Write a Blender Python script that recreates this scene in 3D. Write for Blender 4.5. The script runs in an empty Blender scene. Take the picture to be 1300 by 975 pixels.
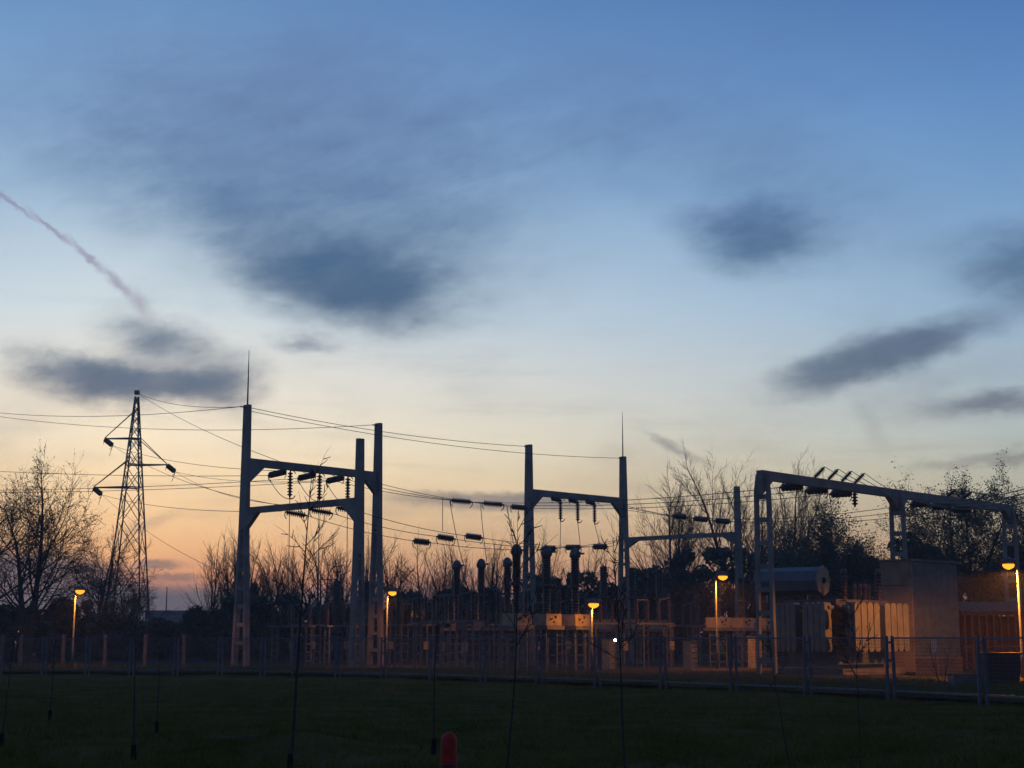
import bpy, math, random
import numpy as np
from mathutils import Vector, Matrix
random.seed(7); rng = np.random.default_rng(7)
scene = bpy.context.scene
COL = scene.collection

# ------------------------------------------------------------------ camera
FPX, HZ, EYE = 1953.0, 811.0, 1.7
PITCH = math.atan((HZ - 487.5) / FPX)
CP, SP = math.cos(PITCH), math.sin(PITCH)
cam = bpy.data.cameras.new('camera'); cam.sensor_width = 36; cam.lens = FPX / 1300 * 36
cam.clip_end = 6000; cam.clip_start = 0.1
cam_o = bpy.data.objects.new('camera', cam); COL.objects.link(cam_o)
cam_o.location = (0, 0, EYE); cam_o.rotation_euler = (math.pi / 2 + PITCH, 0, 0)
scene.camera = cam_o

def at(px, py, Y):
    """point of the place seen along a direction at depth Y metres"""
    x = (px - 650) / FPX; y = (487.5 - py) / FPX
    t = Y / (CP - y * SP)
    return Vector((x * t, Y, EYE + (SP + y * CP) * t))
def gx(px, Y):
    return (px - 650) / FPX * Y / (CP + 0.1656 * SP)
def azel(px, py):
    v = (at(px, py, 100.0) - Vector((0, 0, EYE))).normalized()
    return math.atan2(v.x, v.y), math.asin(v.z)

# ------------------------------------------------------------------ sky
def lin(r, g, b):
    f = lambda c: (c / 255 / 12.92) if c / 255 <= .04045 else ((c / 255 + .055) / 1.055) ** 2.4
    return (f(r), f(g), f(b), 1)
world = bpy.data.worlds.new('World'); scene.world = world; world.use_nodes = True
wt = world.node_tree; wt.nodes.clear()
def nd(t, kind, **kw):
    n = t.nodes.new(kind)
    for k, v in kw.items(): setattr(n, k, v)
    return n
def setin(t, sock, v):
    if isinstance(v, bpy.types.NodeSocket): t.links.new(v, sock)
    else: sock.default_value = v
def M(op, a, b=0.0, c=0.0, t=None, clamp=False):
    t = t or wt
    n = nd(t, 'ShaderNodeMath', operation=op, use_clamp=clamp)
    for i, v in enumerate((a, b, c)): setin(t, n.inputs[i], v)
    return n.outputs[0]
def smooth(v, lo, hi, t=None):
    t = t or wt
    n = nd(t, 'ShaderNodeMapRange', interpolation_type='SMOOTHSTEP')
    setin(t, n.inputs[0], v); n.inputs[1].default_value = lo; n.inputs[2].default_value = hi
    n.inputs[3].default_value = 0; n.inputs[4].default_value = 1
    return n.outputs[0]
def mixc(f, a, b, t=None, mode='MIX'):
    t = t or wt
    n = nd(t, 'ShaderNodeMix', data_type='RGBA', blend_type=mode)
    setin(t, n.inputs[0], f); setin(t, n.inputs[6], a); setin(t, n.inputs[7], b)
    return n.outputs[2]
def ramp(v, stops, t=None):
    t = t or wt
    n = nd(t, 'ShaderNodeValToRGB'); cr = n.color_ramp
    while len(cr.elements) < len(stops): cr.elements.new(0.5)
    for e, (p, c) in zip(cr.elements, stops): e.position = p; e.color = c
    setin(t, n.inputs[0], v)
    return n.outputs[0]
tc = nd(wt, 'ShaderNodeTexCoord'); sp = nd(wt, 'ShaderNodeSeparateXYZ')
wt.links.new(tc.outputs['Generated'], sp.inputs[0])
az = M('ARCTAN2', sp.outputs[0], sp.outputs[1]); el = M('ARCSINE', sp.outputs[2])
SUN_AZ = math.radians(-14)
elc = M('MAXIMUM', el, 0.0)
fac = M('SQRT', M('DIVIDE', elc, math.pi / 2))
FALL = (.50, .67, .87)          # how the afterglow fades away from the sun's azimuth
CEN = [1 - .43 * (1 - f) for f in FALL]
def wl(c): l = lin(*c); return (l[0] / CEN[0], l[1] / CEN[1], l[2] / CEN[2], 1)
def st(py, c): return (math.sqrt(max(azel(650, py)[1], 0) / (math.pi / 2)), wl(c))
west = [(0.0, wl((160, 108, 92))), st(770, (196, 126, 98)), st(735, (232, 162, 116)), st(700, (242, 190, 136)),
        st(657, (243, 207, 160)), st(605, (242, 221, 184)), st(560, (238, 228, 205)), st(480, (221, 223, 219)),
        st(400, (195, 213, 226)), st(250, (150, 183, 216)), st(120, (119, 159, 206)), st(0, (94, 136, 188)),
        (0.72, wl((60, 96, 152))), (1.0, wl((44, 74, 128)))]
east = [(0.0, lin(88, 92, 110)), (0.2, lin(104, 108, 132)), (0.4, lin(92, 112, 148)), (0.7, lin(58, 88, 138)), (1.0, lin(44, 74, 128))]
ca = M('COSINE', M('SUBTRACT', az, SUN_AZ))
wfac = M('POWER', M('MULTIPLY_ADD', ca, 0.5, 0.5), 1.6)
offs = M('DIVIDE', M('ARCCOSINE', M('MULTIPLY', ca, .99999)), .56, clamp=True)
base = mixc(wfac, ramp(fac, east), mixc(offs, ramp(fac, west), mixc(1.0, ramp(fac, west), (*FALL, 1), mode='MULTIPLY')))
# cloud coordinates, bent by noise
cv = nd(wt, 'ShaderNodeCombineXYZ'); wt.links.new(az, cv.inputs[0]); wt.links.new(el, cv.inputs[1])
def wnoise(sx, sy, detail, rough=.55, off=0.0):
    mp = nd(wt, 'ShaderNodeMapping'); mp.inputs['Scale'].default_value = (sx, sy, 1); mp.inputs['Location'].default_value = (off, off * .7, off)
    wt.links.new(cv.outputs[0], mp.inputs[0])
    n = nd(wt, 'ShaderNodeTexNoise'); n.inputs['Scale'].default_value = 1; n.inputs['Detail'].default_value = detail; n.inputs['Roughness'].default_value = rough
    wt.links.new(mp.outputs[0], n.inputs['Vector'])
    return n
nA = wnoise(9, 16, 5, .5); sA = nd(wt, 'ShaderNodeSeparateColor'); wt.links.new(nA.outputs['Color'], sA.inputs[0])
nB = wnoise(26, 60, 5, .6, 3.1); sB = nd(wt, 'ShaderNodeSeparateColor'); wt.links.new(nB.outputs['Color'], sB.inputs[0])
nF = wnoise(170, 200, 4, .65, 7.7); sF = nd(wt, 'ShaderNodeSeparateColor'); wt.links.new(nF.outputs['Color'], sF.inputs[0])
def bend(base_, a, b, f, ka, kb, kf):
    v = M('MULTIPLY_ADD', M('SUBTRACT', a, .5), ka, base_)
    v = M('MULTIPLY_ADD', M('SUBTRACT', b, .5), kb, v)
    return M('MULTIPLY_ADD', M('SUBTRACT', f, .5), kf, v)
def cxy(x, y):
    n = nd(wt, 'ShaderNodeCombineXYZ'); setin(wt, n.inputs[0], x); setin(wt, n.inputs[1], y); return n.outputs[0]
WIDE = cxy(bend(az, sA.outputs[0], sB.outputs[0], sF.outputs[0], .060, .034, .005), bend(el, sA.outputs[1], sB.outputs[1], sF.outputs[1], .030, .017, .004))
FINE = cxy(bend(az, sA.outputs[0], sB.outputs[0], sF.outputs[0], .004, .012, .007), bend(el, sA.outputs[1], sB.outputs[1], sF.outputs[1], .003, .006, .005))
def blob(px, py, rx, ry, rot, lo, hi, vec):
    a0, e0 = azel(px, py)
    n = nd(wt, 'ShaderNodeMapping', vector_type='TEXTURE')
    n.inputs['Location'].default_value = (a0, e0, 0); n.inputs['Rotation'].default_value = (0, 0, math.radians(-rot)); n.inputs['Scale'].default_value = (rx / FPX, ry / FPX, 1)
    wt.links.new(vec, n.inputs[0])
    l = nd(wt, 'ShaderNodeVectorMath', operation='LENGTH'); wt.links.new(n.outputs[0], l.inputs[0])
    return smooth(l.outputs['Value'], hi, lo)
acc = None
def add(m, s):
    global acc
    if acc is None: acc = M('SUBTRACT', 1.0, M('MULTIPLY', m, s)); return
    acc = M('MULTIPLY', acc, M('MULTIPLY_ADD', m, -s, 1.0))
for b in [(445, 350, 145, 70, 6, .3, 1.25, .97), (300, 262, 115, 60, 30, .0, 1.5, .62), (400, 215, 300, 150, 10, .0, 1.5, .68), (310, 110, 360, 95, -6, .0, 1.5, .42), (545, 300, 110, 90, -30, .0, 1.5, .35),
          (480, 372, 90, 40, -16, .0, 1.3, .40), (560, 150, 260, 80, 10, .0, 1.5, .25), (150, 190, 170, 90, 0, .0, 1.5, .22),
          (185, 480, 150, 36, 4, .35, 1.25, .95), (205, 424, 92, 36, 8, .1, 1.3, .80), (285, 482, 75, 46, -6, .0, 1.3, .75), (95, 470, 80, 22, 4, .0, 1.4, .6),
          (395, 434, 46, 15, 6, .0, 1.4, .65), (968, 296, 110, 54, 6, .15, 1.3, .85), (930, 190, 260, 90, 24, .0, 1.5, .30), (760, 130, 200, 110, 10, .0, 1.5, .15),
          (1125, 446, 155, 36, -14, .25, 1.2, .95), (1045, 474, 80, 26, -8, .0, 1.4, .55), (1310, 335, 125, 55, 4, .1, 1.4, .75),
          (1255, 521, 100, 16, 0, .1, 1.3, .75), (1275, 584, 95, 10, -5, .0, 1.4, .6)]:
    add(blob(*b[:7], WIDE), b[7])
# sharper low clouds
for b in [(640, 637, 170, 15, 2, .35, 1.15, .70), (720, 636, 90, 10, 2, .3, 1.2, .40), (40, 742, 150, 46, 2, .5, 1.15, .85), (200, 716, 34, 8, 0, .3, 1.3, .70), (220, 733, 40, 7, 0, .3, 1.3, .6),
          (230, 774, 250, 34, 0, .4, 1.25, .92), (560, 784, 440, 40, 0, .3, 1.4, .75), (180, 668, 46, 9, -22, .0, 1.5, .32),
          (862, 571, 48, 7, 28, .0, 1.4, .60), (1105, 535, 46, 12, 62, .0, 1.6, .18)]:
    add(blob(*b[:7], FINE), b[7])
field = smooth(wnoise(5.5, 13, 5, .55, 11.0).outputs[0], .42, .78)
outside = smooth(M('ABSOLUTE', az), .30, .60)
add(M('MULTIPLY', field, M('MULTIPLY_ADD', outside, .40, .26)), 1.0)
streak = smooth(wnoise(7, 75, 5, .6, 5.0).outputs[0], .48, .78)
add(M('MULTIPLY', streak, smooth(el, .30, .06)), .20)
acc = M('SUBTRACT', 1.0, acc)
# ragged, streaky edges: fibrous noise acts where the cover is partial
def fibre(sx, sy, rot, off, detail=7, rough=.62):
    mp = nd(wt, 'ShaderNodeMapping'); mp.inputs['Scale'].default_value = (sx, sy, 1); mp.inputs['Location'].default_value = (off, off, off)
    mr = nd(wt, 'ShaderNodeMapping'); mr.inputs['Rotation'].default_value = (0, 0, math.radians(rot))
    wt.links.new(cv.outputs[0], mr.inputs[0]); wt.links.new(mr.outputs[0], mp.inputs[0])
    n = nd(wt, 'ShaderNodeTexNoise'); n.inputs['Scale'].default_value = 1; n.inputs['Detail'].default_value = detail; n.inputs['Roughness'].default_value = rough; n.inputs['Distortion'].default_value = .35
    wt.links.new(mp.outputs[0], n.inputs['Vector']); return n.outputs[0]
fib = M('ADD', M('SUBTRACT', fibre(14, 44, -12, 2.3), .5), M('MULTIPLY', M('SUBTRACT', fibre(40, 70, -18, 8.1), .5), .6))
edge = M('MULTIPLY', M('MULTIPLY', acc, M('SUBTRACT', 1.06, acc)), 4.0)
acc = M('MULTIPLY_ADD', fib, M('MULTIPLY', edge, .55), acc, clamp=True)
ccol = ramp(fac, [(0.0, lin(92, 90, 96)), (.18, lin(108, 106, 112)), (.27, lin(122, 118, 124)), (.33, lin(102, 119, 140)), (.385, lin(76, 105, 138)), (.42, lin(82, 113, 155)), (.48, lin(98, 124, 168)), (.54, lin(98, 128, 178)), (1, lin(52, 82, 134))])
ccol = mixc(wfac, mixc(1.0, ccol, lin(200, 200, 205), mode='MULTIPLY'), ccol)
skyc = mixc(acc, base, ccol)
# condensation trail
trail = None
THREAD = cxy(bend(az, sA.outputs[0], sB.outputs[0], sF.outputs[0], .003, .006, .0075), bend(el, sA.outputs[1], sB.outputs[1], sF.outputs[1], .002, .004, .0075))
for b in [(-60, 214, 70, 2.5, 28, .0, 1.3, .50), (14, 257, 50, 3.2, 31, .0, 1.3, .60), (66, 291, 44, 4.2, 36, .0, 1.3, .62), (112, 327, 40, 5.8, 40, .0, 1.35, .60), (150, 360, 36, 7.6, 43, .0, 1.4, .55), (176, 384, 26, 10, 46, .0, 1.5, .35)]:
    m = M('MULTIPLY', blob(*b[:7], THREAD), b[7])
    trail = m if trail is None else M('MAXIMUM', trail, m)
skyc = mixc(trail, skyc, lin(134, 116, 146))
lp = nd(wt, 'ShaderNodeBackground'); wt.links.new(skyc, lp.inputs[0]); lp.inputs[1].default_value = 1.0
nish = nd(wt, 'ShaderNodeTexSky', sky_type='NISHITA', sun_disc=False)
nish.sun_elevation = math.radians(1.0); nish.sun_rotation = SUN_AZ
b2 = nd(wt, 'ShaderNodeBackground'); wt.links.new(nish.outputs[0], b2.inputs[0]); b2.inputs[1].default_value = 0.0005
ad = nd(wt, 'ShaderNodeAddShader'); wt.links.new(lp.outputs[0], ad.inputs[0]); wt.links.new(b2.outputs[0], ad.inputs[1])
wo = nd(wt, 'ShaderNodeOutputWorld'); wt.links.new(ad.outputs[0], wo.inputs[0])
world.cycles.sampling_method = 'MANUAL'; world.cycles.sample_map_resolution = 256
# the sun has just set: only a trace of it, from the afterglow
sun = bpy.data.lights.new('sun', 'SUN'); sun.energy = 0.02; sun.angle = math.radians(10); sun.color = (1, .75, .5)
sun_o = bpy.data.objects.new('sun', sun); COL.objects.link(sun_o)
sd = Vector((math.sin(SUN_AZ), math.cos(SUN_AZ), math.tan(math.radians(1.0)))).normalized()
sun_o.rotation_euler = sd.to_track_quat('Z', 'Y').to_euler()
scene.cycles.max_bounces = 4; scene.cycles.diffuse_bounces = 2; scene.cycles.glossy_bounces = 2; scene.cycles.volume_bounces = 0
scene.cycles.sample_clamp_indirect = 3.0; scene.cycles.adaptive_threshold = .02
vs = scene.view_settings; vs.view_transform = 'Standard'; vs.look = 'None'; vs.exposure = 0; vs.gamma = 1; vs.use_curve_mapping = False

# ------------------------------------------------------------------ materials
MATS = {}
def mat(name, col, rough=.7, col2=None, scale=6.0, metal=0.0, bump=0.0, emit=None, spec=.4, detail=5):
    if name in MATS: return MATS[name]
    m = bpy.data.materials.new(name); m.use_nodes = True; t = m.node_tree; t.nodes.clear()
    o = nd(t, 'ShaderNodeOutputMaterial')
    if emit:
        e = nd(t, 'ShaderNodeEmission'); e.inputs[0].default_value = (*col, 1); e.inputs[1].default_value = emit
        t.links.new(e.outputs[0], o.inputs[0]); MATS[name] = m; return m
    b = nd(t, 'ShaderNodeBsdfPrincipled'); t.links.new(b.outputs[0], o.inputs[0])
    b.inputs['Roughness'].default_value = rough; b.inputs['Metallic'].default_value = metal
    b.inputs['Specular IOR Level'].default_value = spec
    tx = nd(t, 'ShaderNodeTexCoord'); n = nd(t, 'ShaderNodeTexNoise'); n.inputs['Scale'].default_value = scale; n.inputs['Detail'].default_value = detail
    g = nd(t, 'ShaderNodeNewGeometry')
    t.links.new(g.outputs['Position'], n.inputs['Vector'])
    c2 = col2 or tuple(c * .6 for c in col)
    c = ramp(n.outputs[0], [(.35, (*col, 1)), (.68, (*c2, 1))], t)
    t.links.new(c, b.inputs['Base Color'])
    if bump:
        bp = nd(t, 'ShaderNodeBump'); bp.inputs['Strength'].default_value = bump; bp.inputs['Distance'].default_value = .05
        t.links.new(n.outputs[0], bp.inputs['Height']); t.links.new(bp.outputs[0], b.inputs['Normal'])
    MATS[name] = m; return m
oldconcrete = mat('old_concrete', (.12, .112, .105), .9, (.075, .07, .066), 2.5, bump=.2)
concrete = mat('concrete', (.20, .195, .19), .88, (.125, .12, .118), 1.1, bump=.3, detail=9)
steel = mat('galvanised_steel', (.13, .13, .135), .65, (.08, .082, .085), 3.0, metal=.2)
darksteel = mat('dark_steel', (.085, .09, .10), .6, (.05, .05, .055), 3.0)
towersteel = mat('tower_steel', (.10, .10, .11), .6, (.06, .06, .06), 2.0)
porcelain = mat('brown_porcelain', (.05, .034, .028), .35, (.035, .025, .022), 4.0)
wirem = mat('weathered_cable', (.06, .06, .06), .6, (.04, .04, .04))
fencem = mat('fence_paint', (.085, .105, .14), .6, (.06, .075, .10), 5.0)
meshm = mat('mesh_wire', (.11, .115, .12), .6, (.08, .08, .085), 5.0)
boxpaint = mat('cabinet_paint', (.27, .22, .15), .65, (.18, .145, .10), 3.0)
radpaint = mat('radiator_paint', (.155, .15, .135), .6, (.11, .107, .096), 2.5)
tankpaint = mat('tank_paint', (.11, .125, .14), .6, (.08, .092, .105), 2.5)
bark = mat('bark', (.045, .036, .030), .9, (.028, .023, .02), 6)
twigm = mat('twig_bark', (.060, .042, .034), .9, (.035, .026, .022), 6)
leafd = mat('evergreen_leaf', (.045, .060, .036), .7, (.028, .040, .026), .9)
leafm = mat('spring_leaf', (.070, .085, .035), .7, (.045, .055, .025), .9)
soil = mat('soil', (.05, .038, .028), .95, (.03, .024, .018), 5, bump=.4)
brick = mat('brick', (.085, .034, .024), .9, (.05, .024, .018), 4, bump=.3)
tile = mat('roof_tile', (.08, .042, .032), .85, (.05, .03, .024), 3)
rust = mat('rusty_bars', (.12, .065, .04), .8, (.06, .034, .024), 6)
redp = mat('red_plastic', (.36, .022, .018), .6, (.20, .016, .014), 14, spec=.2)
darkred = mat('dark_red_paint', (.055, .012, .014), .6, (.035, .009, .01), 4)
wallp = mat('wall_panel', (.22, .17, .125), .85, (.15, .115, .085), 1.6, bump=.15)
bluep = mat('blue_plate', (.08, .16, .34), .5, (.07, .14, .3), 3)
black = mat('black_rubber', (.014, .014, .013), .95, (.01, .01, .01), spec=.05)
pale = mat('pale_wood', (.10, .09, .075), .9, (.07, .065, .055), 8, spec=.1)
sodium = mat('sodium_glow', (1.0, .30, .020), emit=2.2)  # orange of the lamp halo put into the bowl colour
whiteglow = mat('white_glow', (.85, .92, 1.0), emit=40.0)
winglow = mat('lit_window', (.75, .88, 1.0), emit=0.8)

# ------------------------------------------------------------------ mesh helpers
class MB:
    def __init__(self): self.v = []; self.f = []
    def box(self, c, a, b, d):
        """centre c, half-axes a, b, d"""
        c, a, b, d = map(Vector, (c, a, b, d)); n = len(self.v)
        for sx in (-1, 1):
            for sy in (-1, 1):
                for sz in (-1, 1): self.v.append(tuple(c + a * sx + b * sy + d * sz))
        for q in ((0, 1, 3, 2), (4, 6, 7, 5), (0, 4, 5, 1), (2, 3, 7, 6), (0, 2, 6, 4), (1, 5, 7, 3)): self.f.append(tuple(n + i for i in q))
        return self
    def hexa(self, lo, hi):
        """two quads (lists of 4 points) joined into a solid"""
        n = len(self.v); self.v += [tuple(p) for p in lo] + [tuple(p) for p in hi]
        self.f += [(n, n + 3, n + 2, n + 1), (n + 4, n + 5, n + 6, n + 7)]
        for i in range(4): j = (i + 1) % 4; self.f.append((n + i, n + j, n + 4 + j, n + 4 + i))
        return self
    def bar(self, p, q, w, h=None, up=(0, 0, 1)):
        p, q = Vector(p), Vector(q); h = h or w; d = q - p
        s = d.cross(Vector(up))
        if s.length < 1e-5: s = d.cross(Vector((1, 0, 0)))
        s.normalize(); u = s.cross(d).normalized()
        return self.box((p + q) / 2, d / 2, s * w / 2, u * h / 2)
    def lathe(self, p, q, prof, n=10):
        """prof: (t along p->q in metres, radius)"""
        p, q = Vector(p), Vector(q); d = (q - p).normalized()
        s = d.cross(Vector((0, 0, 1)))
        if s.length < 1e-4: s = Vector((1, 0, 0))
        s.normalize(); u = d.cross(s); k = len(self.v)
        for t, r in prof:
            for i in range(n):
                a = 2 * math.pi * i / n
                self.v.append(tuple(p + d * t + (s * math.cos(a) + u * math.sin(a)) * max(r, 1e-4)))
        for j in range(len(prof) - 1):
            for i in range(n):
                i2 = (i + 1) % n
                self.f.append((k + j * n + i, k + j * n + i2, k + (j + 1) * n + i2, k + (j + 1) * n + i))
        self.f.append(tuple(k + i for i in range(n))[::-1]); e = k + (len(prof) - 1) * n
        self.f.append(tuple(e + i for i in range(n)))
        return self
    def tube(self, pts, r, n=5):
        pts = [Vector(p) for p in pts]; k = len(self.v)
        rr = r if isinstance(r, (list, tuple)) else [r] * len(pts)
        for i, p in enumerate(pts):
            d = (pts[min(i + 1, len(pts) - 1)] - pts[max(i - 1, 0)]).normalized()
            s = d.cross(Vector((0, .0, 1)))
            if s.length < .05: s = d.cross(Vector((1, 0, 0)))
            s.normalize(); u = d.cross(s)
            for j in range(n):
                a = 2 * math.pi * j / n
                self.v.append(tuple(p + (s * math.cos(a) + u * math.sin(a)) * rr[i]))
        for i in range(len(pts) - 1):
            for j in range(n):
                j2 = (j + 1) % n
                self.f.append((k + i * n + j, k + i * n + j2, k + (i + 1) * n + j2, k + (i + 1) * n + j))
        self.f.append(tuple(k + j for j in range(n))[::-1]); e = k + (len(pts) - 1) * n
        self.f.append(tuple(e + j for j in range(n)))
        return self
    def mesh(self, name, m, smooth=False):
        me = bpy.data.meshes.new(name); me.from_pydata(self.v, [], self.f); me.materials.append(m)
        if smooth: me.polygons.foreach_set('use_smooth', [True] * len(me.polygons))
        me.update(); return me
    def build(self, name, m, parent=None, smooth=False):
        return link(name, self.mesh(name, m, smooth), parent)
def link(name, me, parent=None, loc=None):
    o = bpy.data.objects.new(name, me); COL.objects.link(o)
    if parent: o.parent = parent
    if loc is not None: o.location = loc
    return o
def tag(o, label, cat, group=None):
    o['label'] = label; o['category'] = cat
    if group: o['group'] = group
    return o
def thing(name, label, cat, loc=(0, 0, 0), rz=0, group=None):
    o = bpy.data.objects.new(name, None); COL.objects.link(o); o.empty_display_size = .2
    o.location = loc; o.rotation_euler = (0, 0, rz)
    return tag(o, label, cat, group)
def copy_tree(src, parent=None):
    c = src.copy(); COL.objects.link(c)
    if parent: c.parent = parent
    for ch in list(src.children): copy_tree(ch, c)
    return c
def npmesh(name, verts, faces, m):
    me = bpy.data.meshes.new(name); k = faces.shape[1]
    me.vertices.add(len(verts)); me.vertices.foreach_set('co', verts.astype(np.float32).ravel())
    me.loops.add(faces.size); me.loops.foreach_set('vertex_index', faces.astype(np.int32).ravel())
    me.polygons.add(len(faces)); me.polygons.foreach_set('loop_start', np.arange(0, faces.size, k, dtype=np.int32))
    me.polygons.foreach_set('loop_total', np.full(len(faces), k, dtype=np.int32))
    me.materials.append(m); me.update(calc_edges=True); me.validate(); return me
def segmesh(name, segs, m, n=3):
    """many tapered segments: rows of p0(3) p1(3) r0 r1"""
    a = np.array(segs, dtype=float); p, q, r0, r1 = a[:, :3], a[:, 3:6], a[:, 6], a[:, 7]
    d = q - p; d /= np.linalg.norm(d, axis=1)[:, None] + 1e-9
    ref = np.where(np.abs(d[:, 2:3]) > .9, [[1., 0, 0]], [[0, 0, 1.]])
    s = np.cross(d, ref); s /= np.linalg.norm(s, axis=1)[:, None] + 1e-9; u = np.cross(d, s)
    V = []
    for base_, r in ((p, r0), (q, r1)):
        for i in range(n):
            t = 2 * math.pi * i / n
            V.append(base_ + (s * math.cos(t) + u * math.sin(t)) * r[:, None])
    V = np.stack(V, 1).reshape(-1, 3); k = np.arange(len(a))[:, None] * (2 * n)
    F = [k + np.array([[i, (i + 1) % n, n + (i + 1) % n, n + i]]) for i in range(n)]
    return npmesh(name, V, np.concatenate(F), m)

# ------------------------------------------------------------------ ground
def bumpz(x, y):
    z = .045 * np.sin(x * .55 + y * .21) * np.sin(y * .43 - x * .13) + .025 * np.sin(x * 1.7 + 1.3) * np.sin(y * 1.3 + .4)
    z += .30 * np.exp(-((x + 3.3) / 1.1) ** 2 - ((y - 24.0) / 1.0) ** 2)           # the low heap in the lawn
    return z * np.clip((y - 8) / 6, 0, 1) * np.clip((120 - y) / 40, 0, 1)
ys = np.concatenate([np.linspace(-60, 10, 8), np.arange(11, 60, .5), np.linspace(61, 130, 35), np.geomspace(140, 700, 9)])
xs = np.concatenate([-np.geomspace(700, 32, 10), np.arange(-30, 30.1, .5), np.geomspace(32, 700, 10)])
XX, YY = np.meshgrid(xs, ys); V = np.stack([XX, YY, bumpz(XX, YY)], -1).reshape(-1, 3)
i, j = np.meshgrid(np.arange(len(ys) - 1), np.arange(len(xs) - 1), indexing='ij'); k = (i * len(xs) + j).ravel()
Fq = np.stack([k, k + 1, k + 1 + len(xs), k + len(xs)], 1)
lawnm = mat('lawn', (.050, .058, .010), .95, (.115, .085, .034), .55, bump=.5, spec=.0, detail=8)
ground = link('ground', npmesh('ground', V, Fq, lawnm)); ground['kind'] = 'structure'
ym = mat('yard_gravel', (.075, .062, .048), .95, (.045, .042, .028), 1.2, bump=.5, spec=.0, detail=8)
FENCE = [(-120, 75.5), (0, 75), (300, 72), (430, 69), (650, 60), (930, 50), (1245, 40.5), (1420, 36)]
def fence_Y(px): return float(np.interp(px, [a for a, b in FENCE], [b for a, b in FENCE]))
yv = [(gx(a, b), b + 1.5) for a, b in FENCE]
n = len(yv); yb = [(x * 1.9, 150.0) for x, y in yv]
V = np.array([(x, y, .10) for x, y in yv] + [(x, y, .10) for x, y in yb]); Fq = np.array([(i, i + 1, n + i + 1, n + i) for i in range(n - 1)])
yard = link('yard_ground', npmesh('yard_ground', V, Fq, ym)); yard['kind'] = 'structure'

def blades(name, N, place, hmin, hmax, w, m):
    x, y, z, keep = place(N); x, y, z = x[keep], y[keep], z[keep]; N = len(x)
    h = rng.uniform(hmin, hmax, N) * rng.choice([.6, 1, 1, 1.6], N); a = rng.uniform(0, 6.283, N); ln = rng.normal(0, .5, (N, 2)) * h[:, None]
    ww = w * rng.uniform(.6, 1.4, N)
    b = np.stack([x, y, z - .01], 1); s = np.stack([np.cos(a), np.sin(a), np.zeros(N)], 1) * ww[:, None]
    tip = b + np.stack([ln[:, 0], ln[:, 1], h], 1)
    V = np.stack([b - s, b + s, tip], 1).reshape(-1, 3)
    o = link(name, npmesh(name, V, np.arange(3 * N).reshape(-1, 3), m)); o['kind'] = 'stuff'; return o
grassm = mat('grass_blade', (.058, .078, .010), .9, (.15, .12, .034), .6, spec=.0, detail=6)
def lawn_place(N):
    y = 13 + 52 * rng.random(N) ** 1.5; x = (rng.random(N) * 2 - 1) * (y * .40 + 1)
    d = np.interp(650 + x / y * 1980, [a for a, b in FENCE], [b for a, b in FENCE])
    patch = np.sin(x * .9 + 2) * np.sin(y * .7) + np.sin(x * .37 + y * .5) + .9 * np.sin(x * 2.3 + 3 * np.sin(y * .8)) * np.sin(y * 1.9 + 2 * np.sin(x * .6)) + rng.normal(0, .5, N)
    return x, y, bumpz(x, y), (y < d + 1.5) & (patch > -.9)
g = blades('lawn_grass', 300000, lawn_place, .03, .10, .007, grassm); tag(g, 'short dark green lawn grass in front of the fence', 'grass')
def tuft_place(N):
    n = N // 14; y = 13 + 50 * rng.random(n) ** 1.4; x = (rng.random(n) * 2 - 1) * (y * .40 + 1)
    x = np.repeat(x, 14) + rng.normal(0, .05, n * 14); y = np.repeat(y, 14) + rng.normal(0, .05, n * 14)
    d = np.interp(650 + x / y * 1980, [a for a, b in FENCE], [b for a, b in FENCE])
    return x, y, bumpz(x, y), y < d + 1.2
g = blades('lawn_tufts', 70000, tuft_place, .08, .17, .007, grassm); tag(g, 'scattered taller tufts standing out of the lawn', 'grass')
def weed_place(N):
    px = rng.uniform(-100, 1400, N); d = np.interp(px, [a for a, b in FENCE], [b for a, b in FENCE]) + 1.6 + 16 * rng.random(N) ** 1.6
    x = (px - 650) / 1980 * d
    patch = np.sin(x * .8) * np.sin(d * .6 + 1) + rng.normal(0, .5, N)
    return x, d, np.full(N, .1), patch > -.35
g = blades('yard_weeds', 60000, weed_place, .10, .26, .012, grassm); tag(g, 'taller rough grass growing just inside the fence', 'grass')

# ------------------------------------------------------------------ concrete gantries
def rect(c, u, v, a, b):
    c = Vector(c); return [c - u * a - v * b, c + u * a - v * b, c + u * a + v * b, c - u * a + v * b]
R2 = math.sqrt(.5)
UA, UB = Vector((R2, R2, 0)), Vector((R2, -R2, 0))        # along the rows / across them
def post(parent, x, y, top, zsolid, wbase, wtop, u, thick=.25, lwf=.34):
    """solid tapered shaft above zsolid, ladder of two legs with rungs below"""
    v = Vector((-u.y, u.x, 0)); mb = MB(); c = Vector((x, y, 0)); wm = wtop * 1.25 + .08
    mb.hexa(rect(c + Vector((0, 0, zsolid)), u, v, wm / 2, thick * .6), rect(c + Vector((0, 0, top)), u, v, wtop / 2, thick * .5))
    lw = wm * lwf
    for s in (-1, 1):
        cb = c + u * s * (wbase / 2 - lw / 2); ct = c + u * s * (wm / 2 - lw / 2) + Vector((0, 0, zsolid))
        mb.hexa(rect(cb, u, v, lw / 2, thick * .65), rect(ct, u, v, lw / 2, thick * .6))
    o = mb.build('post', concrete, parent)
    z = zsolid - .25; prev = zsolid
    while z > .6:
        f = z / zsolid; half = (wbase + (wm - wbase) * f) / 2 - lw * .6
        MB().box((x, y, z), u * half, v * thick * .45, Vector((0, 0, .11))).build('rung', concrete, o)
        z -= 1.05
    return o
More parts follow.
